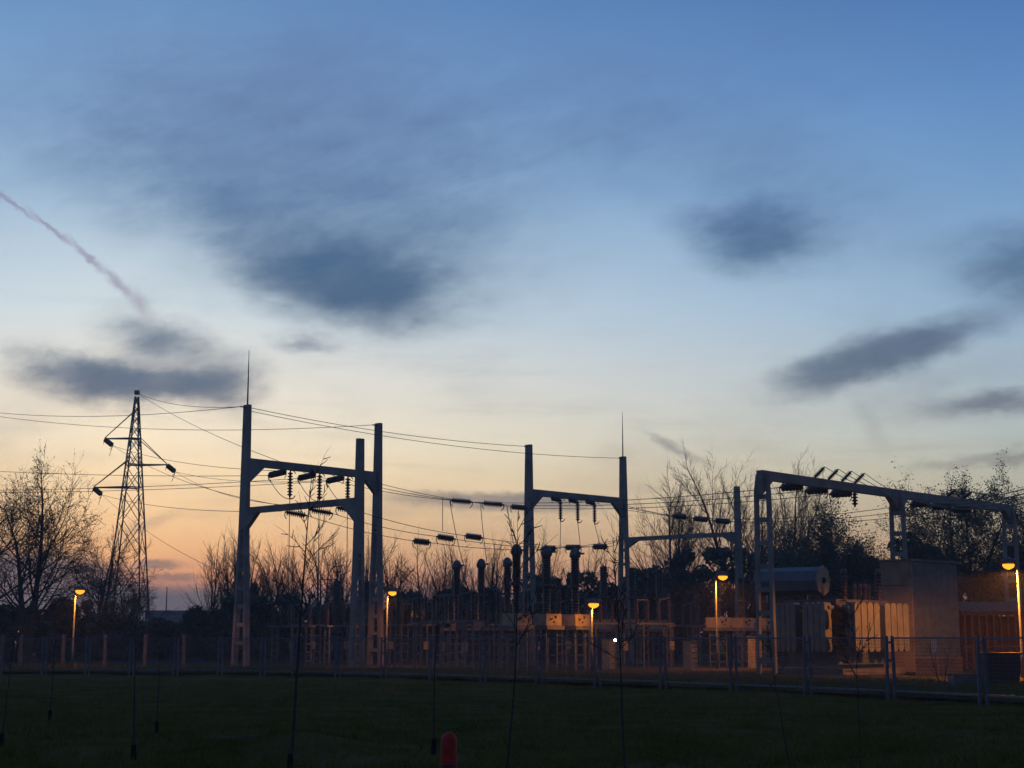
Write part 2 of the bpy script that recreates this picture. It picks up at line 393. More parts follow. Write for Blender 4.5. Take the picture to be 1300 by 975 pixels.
def beam(parent, p, q, h=.46, w=.32, haunch=1.0, hl=1.1):
    """beam between two points (centre line) with sloped haunches at the ends"""
    p, q = Vector(p), Vector(q); d = (q - p).normalized(); s = Vector((-d.y, d.x, 0)).normalized() * w / 2
    up = Vector((0, 0, h / 2)); mb = MB(); mb.box((p + q) / 2, (q - p) / 2, s, up)
    for e, dd in ((p, d), (q, -d)):
        if haunch:
            a = e - up; lo = [a - s * .96 - Vector((0, 0, haunch)), a + s * .96 - Vector((0, 0, haunch)), a + s * .96, a - s * .96]
            b = e - up + dd * hl; hi = [b - s * .96 - Vector((0, 0, .02)), b + s * .96 - Vector((0, 0, .02)), b + s * .96, b - s * .96]
            mb.hexa(lo, hi)
    return mb.build('beam', concrete, parent)
def rod(parent, x, y, z0, z1):
    return MB().tube([(x, y, z0), (x, y, z0 + (z1 - z0) * .45), (x, y, z1)], [.055, .04, .016], 6).build('lightning_rod', darksteel, parent)
def cleat(parent, x, y, z, d):
    return MB().bar(Vector((x, y, z)) - d * .05, Vector((x, y, z)) + d * .5, .07).build('bracket', darksteel, parent)
A, B_, C_, D_, E_, F_ = (-15.7, 90.3), (-8.3, 83.5), (-8.6, 98.2), (1.2, 109.3), (8.45, 116.6), (16.15, 110.2)
ZT, ZB, ZL, ZS = 15.4, 12.0, 9.1, 12.5
def V3(p, z): return Vector((p[0], p[1], z))
g1 = thing('concrete_gantry', 'concrete gantry with two crossbeams, three posts and a tall spire, beside the lattice tower', 'gantry', V3(A, 0))
def rel(root, *objs): pass
def gantry(root, P, spec):
    inv = Vector(root.location)
    for o in spec: o.location = -inv
s1 = [post(g1, *A, ZT, 8.0, 1.45, .50, UB), post(g1, *C_, ZT, 8.6, 1.35, .50, UB), post(g1, *B_, ZS, 6.2, .95, .40, UA),
      beam(g1, V3(A, ZB) + UA * .2, V3(C_, ZB) - UA * .2), beam(g1, V3(A, ZL) + UB * .2, V3(B_, ZL) - UB * .2, .36),
      rod(g1, *A, ZT - .1, at(316, 444, A[1]).z), cleat(g1, *A, ZT - .15, -UA), cleat(g1, *C_, ZT - .15, -UA)]
gantry(g1, A, s1)
g2 = thing('concrete_gantry', 'concrete gantry with a spire on one post, behind the domed current transformers', 'gantry', V3(E_, 0))
s2 = [post(g2, *D_, ZT, 9.6, 1.45, .50, UB), post(g2, *E_, ZT, 9.6, 1.45, .50, UB), post(g2, *F_, ZS, 6.2, .95, .40, UA),
      beam(g2, V3(D_, ZB) + UA * .2, V3(E_, ZB) - UA * .2), beam(g2, V3(E_, ZL) + UB * .2, V3(F_, ZL) - UB * .2, .30, .3, .6),
      rod(g2, *E_, ZT - .1, at(792, 523, E_[1]).z), cleat(g2, *D_, ZT - .15, -UA), cleat(g2, *E_, ZT - .15, -UA)]
gantry(g2, E_, s2)
G1, G2, G3 = (11.45, 70.2), (19.9, 79.5), (28.6, 88.6)
UG = Vector((G3[0] - G1[0], G3[1] - G1[1], 0)).normalized(); VG = Vector((UG.y, -UG.x, 0))
g3 = thing('concrete_gantry', 'low two-bay concrete gantry on three ladder legs over the transformer', 'gantry', V3(G1, 0))
s3 = [post(g3, *p, ZL + .05, 8.35, 1.0, .60, VG, .15, .21) for p in (G1, G2, G3)]
s3 += [beam(g3, V3(G1, ZL) - UG * .2, V3(G2, ZL) - UG * .01, .42, .34, .7, .9), beam(g3, V3(G2, ZL) + UG * .01, V3(G3, ZL) + UG * .2, .42, .34, .7, .9)]
gantry(g3, G1, s3)

# ------------------------------------------------------------------ lattice tower
TY = 150.0
def lattice_tower():
    zt = at(174, 499, TY).z; cx = gx(159, TY)
    t = thing('lattice_tower', 'tall steel lattice pylon with three staggered crossarms', 'pylon', (cx, TY, 0))
    rzv = math.radians(28); ux = Vector((math.cos(rzv), math.sin(rzv), 0)); uy = Vector((-ux.y, ux.x, 0))
    half = lambda z: 2.8 + (.16 - 2.8) * min(z / zt, 1)
    lean = at(174, 499, TY).x - cx
    cor = lambda i, z: (ux * ((-1, 1, 1, -1)[i]) + uy * ((-1, -1, 1, 1)[i])) * half(z) * .72 + Vector((lean * z / zt, 0, z))
    lv = [0]; z = 0
    while z < zt - .5:
        z += max(half(z) * 1.9, .95); lv.append(min(z, zt))
    for i in range(4): MB().tube([cor(i, z) for z in lv], .085, 4).build('leg', towersteel, t)
    for a, b in zip(lv[:-1], lv[1:]):
        for i in range(4):
            j = (i + 1) % 4
            MB().bar(cor(i, a), cor(j, b), .06).build('brace', towersteel, t)
            MB().bar(cor(j, a), cor(i, b), .06).build('brace', towersteel, t)
    tips = []
    for px, py, s in ((133, 557, -1), (212, 590, 1), (119, 619, -1)):
        tip = at(px, py, TY) - Vector((cx, TY, 0)); z = tip.z; mb = MB(); k = (0, 3) if s < 0 else (1, 2)
        for i in k:
            mb.bar(cor(i, z), tip, .12); mb.bar(cor(i, z + 2.4 * 1.1), tip + Vector((0, 0, .08)), .07)
        for f in (.25, .5, .75): mb.bar(cor(k[0], z).lerp(tip, f), cor(k[1], z).lerp(tip, f), .06)
        mb.bar(cor(0, z), cor(1, z), .12); mb.bar(cor(3, z), cor(2, z), .12)
        mb.build('crossarm', towersteel, t); tips.append(tip + Vector((cx, TY, 0)))
    MB().box(cor(0, zt).lerp(cor(2, zt), .5) + Vector((0, 0, .05)), (.22, 0, 0), (0, .22, 0), (0, 0, .2)).build('peak_cap', towersteel, t)
    return tips, Vector((cx + lean, TY, zt))
TIPS, PEAK = lattice_tower()

# ------------------------------------------------------------------ insulator strings and wires
def shed_profile(L, n, r, rc):
    pr = [(0, rc * .6), (L * .06, rc * .6)]; a, b = L * .08, L * .92
    for i in range(n):
        t = a + (b - a) * i / n; dt = (b - a) / n
        pr += [(t, rc), (t + dt * .25, r), (t + dt * .5, r * .92), (t + dt * .6, rc)]
    return pr + [(L * .94, rc * .6), (L, rc * .6)]
_ins = {}
def insulator(name, p, q, n, r, label, cat='insulator', group=None, horns=True):
    p, q = Vector(p), Vector(q); L = (q - p).length
    key = (n, round(r, 3), horns)
    if key not in _ins:
        o1 = MB().lathe((0, 0, 0), (0, 0, 1), shed_profile(1.0, n, r, r * .45), 9).mesh('insulator_discs', porcelain, True)
        h = [MB().tube([(0, 0, a), (r * 1.2, 0, b), (r * 1.9, 0, c)], .022, 4).mesh('arcing_horn', darksteel) for a, b, c in ((0, .02, .12), (1, .98, .88))]
        _ins[key] = (o1, h)
    t = thing(name, label, cat, p, 0, group)
    d = (q - p).normalized(); side = Vector((0, 0, -1)) - d * d.dot(Vector((0, 0, -1)))
    side = side.normalized() if side.length > .2 else d.cross(Vector((0, 1, 0))).normalized()
    yv_ = d.cross(side)
    t.rotation_euler = Matrix((side, yv_, d)).transposed().to_euler()
    t.scale = (1, 1, L)
    link('insulator_discs', _ins[key][0], t)
    if horns:
        for h in _ins[key][1]: link('arcing_horn', h, t)
    return t
def wire(name, p, q, sag, label, group=None, r=.018, cat='wire', n=14):
    p, q = Vector(p), Vector(q)
    pts = [p.lerp(q, i / n) - Vector((0, 0, sag * 4 * (i / n) * (1 - i / n))) for i in range(n + 1)]
    pts = [x - p for x in pts]
    o = MB().tube(pts, r, 4).build(name, wirem); o.location = p
    return tag(o, label, cat, group)
TA, TCt, TD, TE = V3(A, ZT - .15), V3(C_, ZT - .15), V3(D_, ZT - .15), V3(E_, ZT - .15)
ew = 'earth_wire'
wire(ew, PEAK, TA - UA * .45, .5, 'thin wire from the pylon peak to the top of the spired post')
wire(ew, PEAK, V3(A, ZB + .2).lerp(V3(C_, ZB + .2), .26), .4, 'thin wire from the pylon peak down to the upper crossbeam beside it')
wire(ew, at(-90, 511, 138), TA - UA * .45, .9, 'thin wire crossing behind the pylon to the top of the spired post')
wire(ew, at(-90, 514, 138), TCt - UA * .45, 1.1, 'thin wire crossing behind the pylon to the flat-topped tall post')
wire(ew, TA + UA * .2, TD - UA * .45, .35, 'thin wire from the pylon-side spired post to the flat-topped post of the next gantry')
wire(ew, TA + UA * .2 - Vector((0, 0, .2)), TE - UA * .45, .6, 'thin wire running between the tops of the two spired posts')
gl = 'phase wires of the overhead line'
# tension strings behind the upper beam, with suspended strings below it
bu = lambda f, dz=0.0: V3(A, ZB + dz).lerp(V3(C_, ZB + dz), f)
bl = lambda f, dz=0.0: V3(A, ZL + dz).lerp(V3(B_, ZL + dz), f)
be = lambda f, dz=0.0: V3(D_, ZB + dz).lerp(V3(E_, ZB + dz), f)
K1, K2, K3 = [], [], []
for k, f in enumerate((.30, .52, .74)):
    p = bu(f, -.30) - UB * .14; q = p - UB * 1.5 + UA * -.25 - Vector((0, 0, .16)); K1.append(q)
    insulator('tension_insulator', p, q, 9, .21, 'dark tension insulator string behind the upper crossbeam near the pylon', group='upper beam tension strings')
    p = bu(f + .02, -.22); q = p - Vector((0, 0, 1.75)); K2.append(q)
    insulator('suspension_insulator', p, q, 8, .17, 'insulator string hanging under the upper crossbeam near the pylon', group='strings hanging near the pylon')
for k, f in enumerate((.36, .58, .80)):
    p = bl(f, -.24) + UA * .1; q = p + UA * .9 + UB * .9 - Vector((0, 0, .22)); K3.append(q)
    insulator('tension_insulator', p, q, 9, .20, 'tension insulator string under the lower crossbeam near the pylon', group='lower beam tension strings')
Y0 = 120
for (px, py), q in zip(((-90, 593), (-90, 622), (-90, 625)), K1):
    wire('overhead_wire', at(px, py, Y0), q, .25, 'wire passing behind the pylon to the upper crossbeam strings', gl)
TE_ = []
for tip in TIPS:
    q = tip + Vector((.95, -.5, -.75))
    insulator('tension_insulator', tip + Vector((0, 0, -.05)), q, 8, .27, 'thick dark double insulator string at a pylon crossarm tip', group='pylon insulator strings')
    TE_.append(q)
    wire('jumper_wire', q, q + Vector((-.35, .2, -.95)), .0, 'short jumper lead hanging from a pylon insulator string', 'pylon jumper leads', .035, n=4)
for q, e in zip(TE_, (bu(.26, -.3) - UB * .2, bu(.70, -.45) - UB * .2, bl(.34, -.2))):
    wire('overhead_wire', q, e, .5, 'wire sloping gently from a pylon crossarm to the gantry beams', 'upper wires from the pylon')
for q, e in zip(TE_, (bl(.55, -.2), bl(.78, -.2), at(322, 742, 112))):
    wire('overhead_wire', q, e, .9, 'wire sloping steeply from a pylon crossarm into the yard', 'lower wires from the pylon')
def inline(ends, Y, label, grp, r=.21):
    out = []
    for (x0, y0, x1, y1), y_ in zip(ends, Y):
        p, q = at(x0, y0, y_), at(x1, y1, y_ + .35)
        insulator('inline_insulator', p, q, 9, r, label, group=grp); out.append((p, q))
    return out
S1 = inline([(572, 635, 600, 637.5), (612, 638.5, 640, 641), (648, 643, 669, 645)], (101, 102, 104), 'dark insulator string in the wires between the two tall gantries', 'upper inline strings')
S2 = inline([(524, 686.5, 547, 689), (554, 681, 578, 684.5), (590, 680, 613, 683)], (90, 91, 92), 'dark insulator string in the low wires over the small domed transformers', 'low inline strings')
S3 = inline([(686, 697.5, 707, 696), (717, 695, 738, 695), (752, 694, 772, 694)], (99, 101, 103), 'dark insulator string just above the large domed transformers', 'inline strings above the large transformers')
S4 = inline([(853, 655, 873, 656.5), (880, 658, 900, 660), (907, 660.5, 928, 662.5)], (107, 106, 105), 'dark insulator string in the wires before the bare trees', 'inline strings before the bare trees')
for k in range(3):
    wire('overhead_wire', bu((.40, .62, .84)[k], -.3) + UB * .2, S1[k][0], .25, 'wire from the pylon-side upper crossbeam to the upper inline strings', 'wires to the upper inline strings')
    wire('overhead_wire', K3[k], S2[(0, 1, 2)[k]][0], .15, 'wire from the pylon-side lower crossbeam to the low inline strings', 'wires to the low inline strings')
    wire('overhead_wire', S2[k][1], S3[k][0], .15, 'low wire joining the inline strings above the domed transformers', 'low wires between inline strings')
bw = lambda f, dz=0.0: V3(G1, ZL + dz).lerp(V3(G2, ZL + dz), f)
bx = lambda f, dz=0.0: V3(G2, ZL + dz).lerp(V3(G3, ZL + dz), f)
KG, KH = [], []
for k, f in enumerate((.29, .47, .65)):
    p = bw(f, -.26) - VG * .1; q = p - VG * .5 - UG * 1.25 - Vector((0, 0, .10)); KG.append(q)
    insulator('tension_insulator', p, q, 6, .21, 'tension insulator string under the low gantry beam above the oil tank', group='strings over the oil tank')
    p = bx(f, -.26) - VG * .1; q = p - VG * .5 - UG * 1.25 - Vector((0, 0, .10)); KH.append(q)
    insulator('tension_insulator', p, q, 6, .21, 'tension insulator string under the low gantry beam before the leafing trees', group='strings before the leafing trees')
for k in range(3):
    wire('overhead_wire', S1[k][1], KG[k], .30, 'long wire from the upper inline strings to the low gantry', 'long wires to the low gantry')
    wire('overhead_wire', be(.97, -.3 - .18 * k) + UB * .2, S4[k][0], .05, 'short wire from the spired gantry to the strings before the bare trees', 'wires to the strings before the bare trees')
    wire('overhead_wire', S4[k][1], KH[k], .40, 'long wire crossing in front of the bare trees to the low gantry', 'wires before the bare trees')
    wire('overhead_wire', S3[k][1], V3(E_, ZL - .1 * k) - UA * .3, .08, 'low wire from the inline strings to the spired post', 'low wires to the spired post')
for k, f in enumerate((.36, .46, .56, .66)):
    p = bw(f, .21); q = p + Vector((.50, -.15, .52))
    MBt = insulator('slanted_insulator', p, q, 8, .13, 'short insulator slanting up from the low gantry beam', group='slanted insulators on the low gantry', horns=False)
    wire('overhead_wire', q, at(1420, 575 + 6 * k, 44), 1.5, 'wire sagging from the slanted insulators away past the street lamp', 'wires leaving over the street lamp')
for k, f in enumerate((.42, .56, .70)):
    p = bx(f, .21); q = p + Vector((.55, -.1, .40))
    insulator('slanted_insulator', p, q, 8, .12, 'short insulator slanting up from the far bay of the low gantry', group='slanted insulators on the far bay', horns=False)
    wire('overhead_wire', q, at(1420, 618 + 5 * k, 70), .5, 'wire from the far bay of the low gantry passing the big tree', 'wires past the big tree')
for k, f in enumerate((.22, .40, .58)):
    p = be(f + .10, -.22); q = p - Vector((0, 0, 1.7))
    insulator('suspension_insulator', p, q, 8, .17, 'insulator string hanging under the spired gantry behind the domed transformers', group='strings hanging behind the transformers')
    wire('jumper_wire', q, at(711 + 27 * k, 704, 104), .0, 'dropper lead below the hanging strings behind the transformers', 'droppers below the hanging strings', .022, n=4)
    p2 = be(f, -.28) + UB * .15; q2 = p2 + UB * .9 - UA * .2 - Vector((0, 0, .2))
    insulator('tension_insulator', p2, q2, 8, .20, 'tension insulator string tight under the spired gantry beam', group='tension strings on the spired gantry')
    wire('jumper_wire', q2, q, .25, 'curved jumper lead under the spired gantry beam', 'jumpers under the spired gantry', .022, n=8)
p = bw(.66, -.2)
insulator('suspension_insulator', p, p - Vector((0, 0, .75)), 4, .17, 'single short insulator hanging under the low gantry beam', horns=False)
DR = [((571, 636), (590, 722), 101, 90), ((610, 639), (618, 712), 102, 88.6), ((644, 643), (655, 700), 104, 80), ((562, 632), (562, 674), 101, 101)]
for (a, b, y0, y1) in DR:
    wire('jumper_wire', at(*a, y0), at(*b, y1), .3, 'dropper lead from the upper inline strings to the equipment', 'droppers from the upper inline strings', .022, n=8)
for k in range(3):
    wire('jumper_wire', K1[k], K2[k], .35, 'curved jumper lead under the pylon-side upper crossbeam', 'jumpers near the pylon', .022, n=8)
    wire('jumper_wire', K2[k], at((366, 404, 440)[k], 762, 92), .1, 'dropper lead falling from the strings near the pylon', 'droppers near the pylon', .022, n=6)
    wire('jumper_wire', KG[k], KG[k] + Vector((.1, -.2, -1.1)), .1, 'short lead hanging from the low gantry strings', 'leads under the low gantry', .025, n=5)

# ------------------------------------------------------------------ yard equipment
def ladder(mb, x, y, z0, z1, u, w, t=.07):
    for s in (-1, 1): mb.box((x + u.x * s * w / 2, y + u.y * s * w / 2, (z0 + z1) / 2), u * t / 2, Vector((-u.y, u.x, 0)) * t / 2, Vector((0, 0, (z1 - z0) / 2)))
    z = z0 + .3
    while z < z1 - .1:
        mb.box((x, y, z), u * (w / 2 - t / 2 - .002), Vector((-u.y, u.x, 0)) * t * .35, Vector((0, 0, .035))); z += .5
def ribbed(z0, z1, r, n, rc=.78):
    L = z1 - z0; pr = [(0, r * .8)]
    for i in range(n): t = L * i / n; d = L / n; pr += [(t + d * .1, r * rc), (t + d * .35, r), (t + d * .55, r * .97), (t + d * .7, r * rc)]
    return pr + [(L, r * .75)]
X1, Y1, Z1 = Vector((1, 0, 0)), Vector((0, 1, 0)), Vector((0, 0, 1))
def make_ct(label, group, top, r=.24, box=True, head=True):
    """oil-filled current transformer on a lattice stand; local +X faces across the rows to the lit side"""
    t = thing('current_transformer', label, 'transformer', (0, 0, 0), math.radians(-45), group)
    for s in (-1, 1):
        mb = MB(); ladder(mb, 0, s * .38, 0, 2.05, X1, .62); mb.build('stand_leg', steel, t)
    MB().box((0, 0, 2.14), X1 * .62, Y1 * .62, Z1 * .09).build('platform', steel, t)
    if box:
        b = MB().box((.02, 0, 2.53), X1 * .48, Y1 * .54, Z1 * .29).build('base_box', boxpaint, t)
        MB().lathe((.497, .10, 2.66), (.53, .10, 2.66), [(0, .07), (.03, .07)], 8).build('gauge', black, b)
        MB().bar((.515, -.30, 2.50), (.515, -.12, 2.60), .035, .05).build('handle', black, b)
        MB().bar((.515, -.34, 2.62), (.515, -.24, 2.54), .03, .04).build('handle', black, b)
        MB().lathe((.497, -.02, 2.42), (.53, -.02, 2.42), [(0, .045), (.03, .045)], 8).build('plug', black, b)
    else:
        MB().box((0, 0, 2.42), X1 * .3, Y1 * .3, Z1 * .18).build('base_box', darksteel, t)
    zf = 2.83 if box else 2.61
    zm = zf + (top - zf) * .40
    MB().lathe((0, 0, zf), (0, 0, zm), ribbed(zf, zm, r * .86, 9), 10).build('lower_porcelain', porcelain, t, True)
    MB().lathe((0, 0, zm), (0, 0, zm + .12), [(0, r * 1.5), (.12, r * 1.5)], 12).build('flange', darksteel, t)
    zh = top - .55 if head else top
    MB().lathe((0, 0, zm + .12), (0, 0, zh), ribbed(zm + .12, zh, r, 12), 12).build('upper_porcelain', porcelain, t, True)
    if head:
        pr = [(0, r * .9), (.04, r * 1.05)] + [(.10 + .45 * math.sin(a) , r * 1.18 * math.cos(a) + .001) for a in np.linspace(0, math.pi / 2 * .97, 6)]
        h = MB().lathe((0, 0, zh), (0, 0, top), pr, 12).build('head', darksteel, t, True)
        MB().bar((r * .9, 0, zh + .22), (r * 1.32 + .25, .05, zh + .22), .09).build('terminal', darksteel, h)
    return t
rows = [('large domed current transformer with a pale base box, lit on one side', 'large domed transformers', [(.22, 75.5), (1.72, 77.0), (3.2, 78.5)], at(656, 693, 75.5).z, .25, True, True),
        ('small domed current transformer on a bare stand', 'small domed transformers', [(-3.2, 90.0), (-1.76, 88.5), (-.25, 87.0)], at(580, 713, 90).z, .24, False, True),
        ('flat-topped dark voltage transformer column with a grey box before the leafy bushes', 'flat-topped voltage transformers', [(5.8, 98), (7.75, 100), (9.7, 102)], at(765, 721, 98).z, .27, True, False),
        ('box-based transformer column behind the lamp with the tall pole, under dark bushes', 'columns behind the lamp', [(11.9, 90), (13.5, 91.6), (15.1, 93.2)], at(912, 735, 90).z, .22, True, False),
        ('far thick dark transformer column behind the spired gantry near the pylon', 'far columns near the pylon', [(-20.6, 124), (-13.4, 119), (-11.4, 121)], at(318, 742, 124).z, .34, False, False)]
LB = {'large domed transformers': ['large domed current transformer at the small transformers end of its row', 'middle large domed current transformer of the row with lit boxes', 'large domed current transformer with the brightest lit box, beside the short lamp'],
      'small domed transformers': ['small domed current transformer at the twin posts end of its row', 'middle small domed current transformer of its row', 'small domed current transformer overlapped by a large one'],
      'flat-topped voltage transformers': ['flat-topped dark column beside the short lamp', 'middle flat-topped dark column, next to the spired post', 'flat-topped dark column at the tall-pole lamp end of its row'],
      'columns behind the lamp': ['lit box with dark column right behind the tall-pole lamp', 'middle lit box with dark column behind the tall-pole lamp', 'lit box with dark column behind the ladder leg of the low gantry'],
      'far columns near the pylon': ['far thick dark column behind the spired pylon-side post', 'far thick dark column between the spired post and the twin posts', 'far thick dark column beside the twin posts']}
for lab, grp, spots, top, r, bx_, hd in rows:
    proto = make_ct(lab, grp, top, r, bx_, hd)
    for i, (x, y) in enumerate(spots):
        o = proto if i == 0 else copy_tree(proto)
        o.location = (x, y, .1); o['label'] = LB[grp][i]
def make_disc():
    t = thing('disconnector', '', 'disconnector', (0, 0, 0), 0, 'disconnectors in the yard')
    for s in (-1, 1):
        mb = MB(); ladder(mb, s * 1.2, 0, 0, 2.4, Y1, .5, .07); mb.build('stand_leg', steel, t)
    MB().box((0, 0, 2.46), X1 * 1.7, Y1 * .16, Z1 * .055).build('crossbeam', steel, t)
    for s in (-1.45, -.5, .5, 1.45):
        MB().lathe((s, 0, 2.51), (s, 0, 3.75), ribbed(2.51, 3.75, .11, 10, .6), 8).build('post_insulator', porcelain, t, True)
    MB().bar((-1.45, 0, 3.79), (-.5, 0, 3.79), .07).build('contact_arm', steel, t)
    MB().bar((.5, 0, 3.79), (1.45, 0, 3.95), .07).build('contact_arm', steel, t)
    MB().box((1.2, -.33, 1.2), X1 * .18, Y1 * .07, Z1 * .25).build('drive_box', boxpaint, t)
    return t
dproto = make_disc()
spots = [(548, 84, -45), (530, 98, -45), (600, 99, -45), (388, 101, -45), (430, 104, -45), (474, 100, 45), (862, 103, 45), (700, 96, 45), (830, 89, 45), (770, 88, 45), (660, 92, 45), (895, 108, 45), (575, 78, -45), (362, 108, -45)]
DL = ['between the fence and the low inline strings', 'in front of the lamp beside the twin posts', 'behind the small domed transformers', 'under the crossbeams of the pylon-side gantry', 'between the spired post and the twin posts',
      'crosswise at the foot of the twin posts', 'before the dark bushes left of the tall-pole lamp', 'behind the large domed transformers', 'in front of the flat-topped columns', 'beside the louvred cabinet and white light', 'between the two rows of domed transformers',
      'below the thin flat-topped post', 'standing closest to the fence before the small domed transformers', 'next to the ladder foot of the spired post']
for k, (px, y, a) in enumerate(spots):
    o = dproto if k == 0 else copy_tree(dproto)
    o['label'] = 'steel disconnector with slim ribbed posts ' + DL[k]
    o.location = (gx(px, y), y, .1); o.rotation_euler = (0, 0, math.radians(a))
def cabinet(px, y, h, w, label):
    t = thing('control_cabinet', label, 'cabinet', (gx(px, y), y, .1), math.radians(-45))
    MB().box((0, 0, h / 2), X1 * w / 2, Y1 * w / 2, Z1 * h / 2).build('cabinet_body', boxpaint, t)
    MB().box((0, 0, h + .03), X1 * (w / 2 + .05), Y1 * (w / 2 + .05), Z1 * .03).build('cabinet_roof', steel, t)
    for k in range(4): MB().box((w / 2 + .006, 0, .3 + k * h * .2), X1 * .006, Y1 * w * .36, Z1 * .02).build('louvre', darksteel, t)
def make_arrester():
    t = thing('surge_arrester', '', 'arrester', (0, 0, 0), 0, 'surge arresters in the yard')
    mb = MB(); ladder(mb, 0, 0, 0, 2.3, X1, .42, .07); mb.build('stand_leg', steel, t)
    MB().box((0, 0, 2.35), X1 * .3, Y1 * .25, Z1 * .05).build('platform', steel, t)
    MB().lathe((0, 0, 2.4), (0, 0, 4.1), ribbed(2.4, 4.1, .13, 14, .62), 9).build('porcelain', porcelain, t, True)
    MB().lathe((0, 0, 4.1), (0, 0, 4.3), [(0, .12), (.12, .12), (.2, .03)], 8).build('cap', darksteel, t)
    MB().tube([(0, 0, 4.28), (.3, .1, 4.9), (.8, .4, 5.5)], .02, 4).build('lead', wirem, t)
    return t
AL = [(505, 88, 'beside the lamp by the twin posts'), (532, 87, 'behind the thin guarded sapling'), (632, 83, 'just before the large domed row'), (668, 88, 'between the outer large domed transformers'), (710, 87, 'between the inner large domed transformers'),
      (745, 92, 'behind the short lamp'), (785, 93, 'behind the small white light'), (820, 94, 'at the foot of the second spired post'), (850, 92, 'beside the orange-lit cabinet'), (885, 97, 'behind the tall-pole lamp'), (392, 95, 'below the lower crossbeam'), (452, 97, 'against the short twin post'), (415, 94, 'below the middle dropper')]
apro = make_arrester()
for k, (px, y, w) in enumerate(AL):
    o = apro if k == 0 else copy_tree(apro)
    o.location = (gx(px, y), y, .1); o.rotation_euler = (0, 0, math.radians((-45, 45, 20)[k % 3])); o['label'] = 'slim ribbed surge arrester on a ladder stand ' + w
cabinet(876, 84, 1.45, .55, 'pale control cabinet lit orange left of the tall-pole lamp')
cabinet(773, 83, 1.55, .55, 'pale louvred cabinet lit orange beside the small white light')
cabinet(957, 88, 1.7, .5, 'dark-sided cabinet lit orange by the ladder leg')

# ------------------------------------------------------------------ power transformer
def transformer():
    c = at(1071, 800, 69.3); org = Vector((c.x, 69.3, .1))
    t = thing('power_transformer', 'large oil-filled power transformer with finned radiators, one side lit orange', 'transformer', org)
    ua, ub = UA, UB     # ua runs away to the lit side, -ub runs away along the dim side
    dn = -UB
    MB().box(ua * 2.6 + dn * 2.0 + Z1 * .14, ua * 2.6, dn * 1.9, Z1 * .14).build('plinth', oldconcrete, t)
    MB().box(ua * 2.6 + dn * 2.0 + Z1 * 1.85, ua * 2.1, dn * 1.3, Z1 * 1.4).build('tank', darksteel, t)
    MB().box(ua * 2.6 + dn * 2.0 + Z1 * 3.31, ua * 2.2, dn * 1.4, Z1 * .06).build('tank_lid', darksteel, t)
    def radiator(c0, along, out, nf, w):
        mb = MB(); r = None
        o = MB().tube([c0 + out * -.35 + Z1 * 3.0, c0 + Z1 * 3.0], .09, 6).build('radiator_header', radpaint, t)
        for k in range(nf):
            p = c0 + along * ((k + .5) / nf * w); hw = along * (w / nf * .44); z0, z1 = 1.02, 3.22
            f = MB(); n_ = len(f.v); prof = [(-1, z0 + .14), (-.55, z0), (.55, z0), (1, z0 + .14), (1, z1 - .1), (.5, z1), (-.5, z1), (-1, z1 - .1)]
            for sgn in (-1, 1):
                for a, z in prof: f.v.append(tuple(p + hw * a + out * (.26 * sgn) + Z1 * z))
            m_ = len(prof); f.f.append(tuple(range(m_))); f.f.append(tuple(range(m_, 2 * m_))[::-1])
            for a in range(m_): b = (a + 1) % m_; f.f.append((a, m_ + a, m_ + b, b))
            f.build('fin', radpaint, o)
    out = UB
    radiator(ua * .45 + out * .05, ua, out, 4, 2.1); radiator(ua * 2.95 + out * .05, ua, out, 4, 2.1)
    radiator(dn * .7 - ua * .10, dn, -ua, 4, 1.25); radiator(dn * 2.3 - ua * .10, dn, -ua, 4, 1.15)
    for z in (1.5, 2.6):
        MB().lathe(-ua * .05 + ub * -.15 + Z1 * z, -ua * .05 + ub * -.15 + Z1 * z + (ub - ua) * .1, [(0, .40), (.12, .40), (.121, .32), (.02, .30)], 14).build('cooling_fan', black, t)
    # conservator
    p0 = at(1044, 737, 71.6) - org; dl = (-UB * .93 + -UA * .12).normalized(); L = 3.3
    k = MB(); n8 = 8; k.lathe(p0, p0 + dl * L, [(0, .60), (.02, .64), (L - .02, .64), (L, .60)], 8); co = k.build('conservator', tankpaint, t)
    MB().lathe(p0 - dl * .06, p0, [(0, .70), (.06, .70)], 8).build('end_flange', boxpaint, co)
    MB().lathe(p0 - dl * .12, p0 - dl * .06, [(0, .13), (.06, .15)], 8).build('gauge', black, co)
    for q in (p0 + dl * .7, p0 + dl * 2.8): MB().bar(q - Z1 * .6, Vector((q.x, q.y, 3.3)), .14).build('conservator_support', darksteel, t)
    for px, y_, h0, h1, r in ((1071, 70.8, 757, 722, .18), (1115, 73.0, 762, 722, .18), (1085, 72, 766, 741, .10), (1092, 72.3, 766, 741, .10), (1098, 72.6, 766, 741, .10), (1103, 72.8, 766, 742, .10)):
        b, e = at(px, h0, y_) - org, at(px, h1, y_) - org; b.z = min(b.z, 3.36)
        o = MB().lathe(b, e, ribbed(b.z, e.z - .14, r, 8, .7), 9).build('bushing', porcelain, t, True)
        MB().lathe(e - Z1 * .14, e, [(0, r * .8), (.14, r * .8)], 8).build('bushing_cap', steel, o)
    return t
transformer()

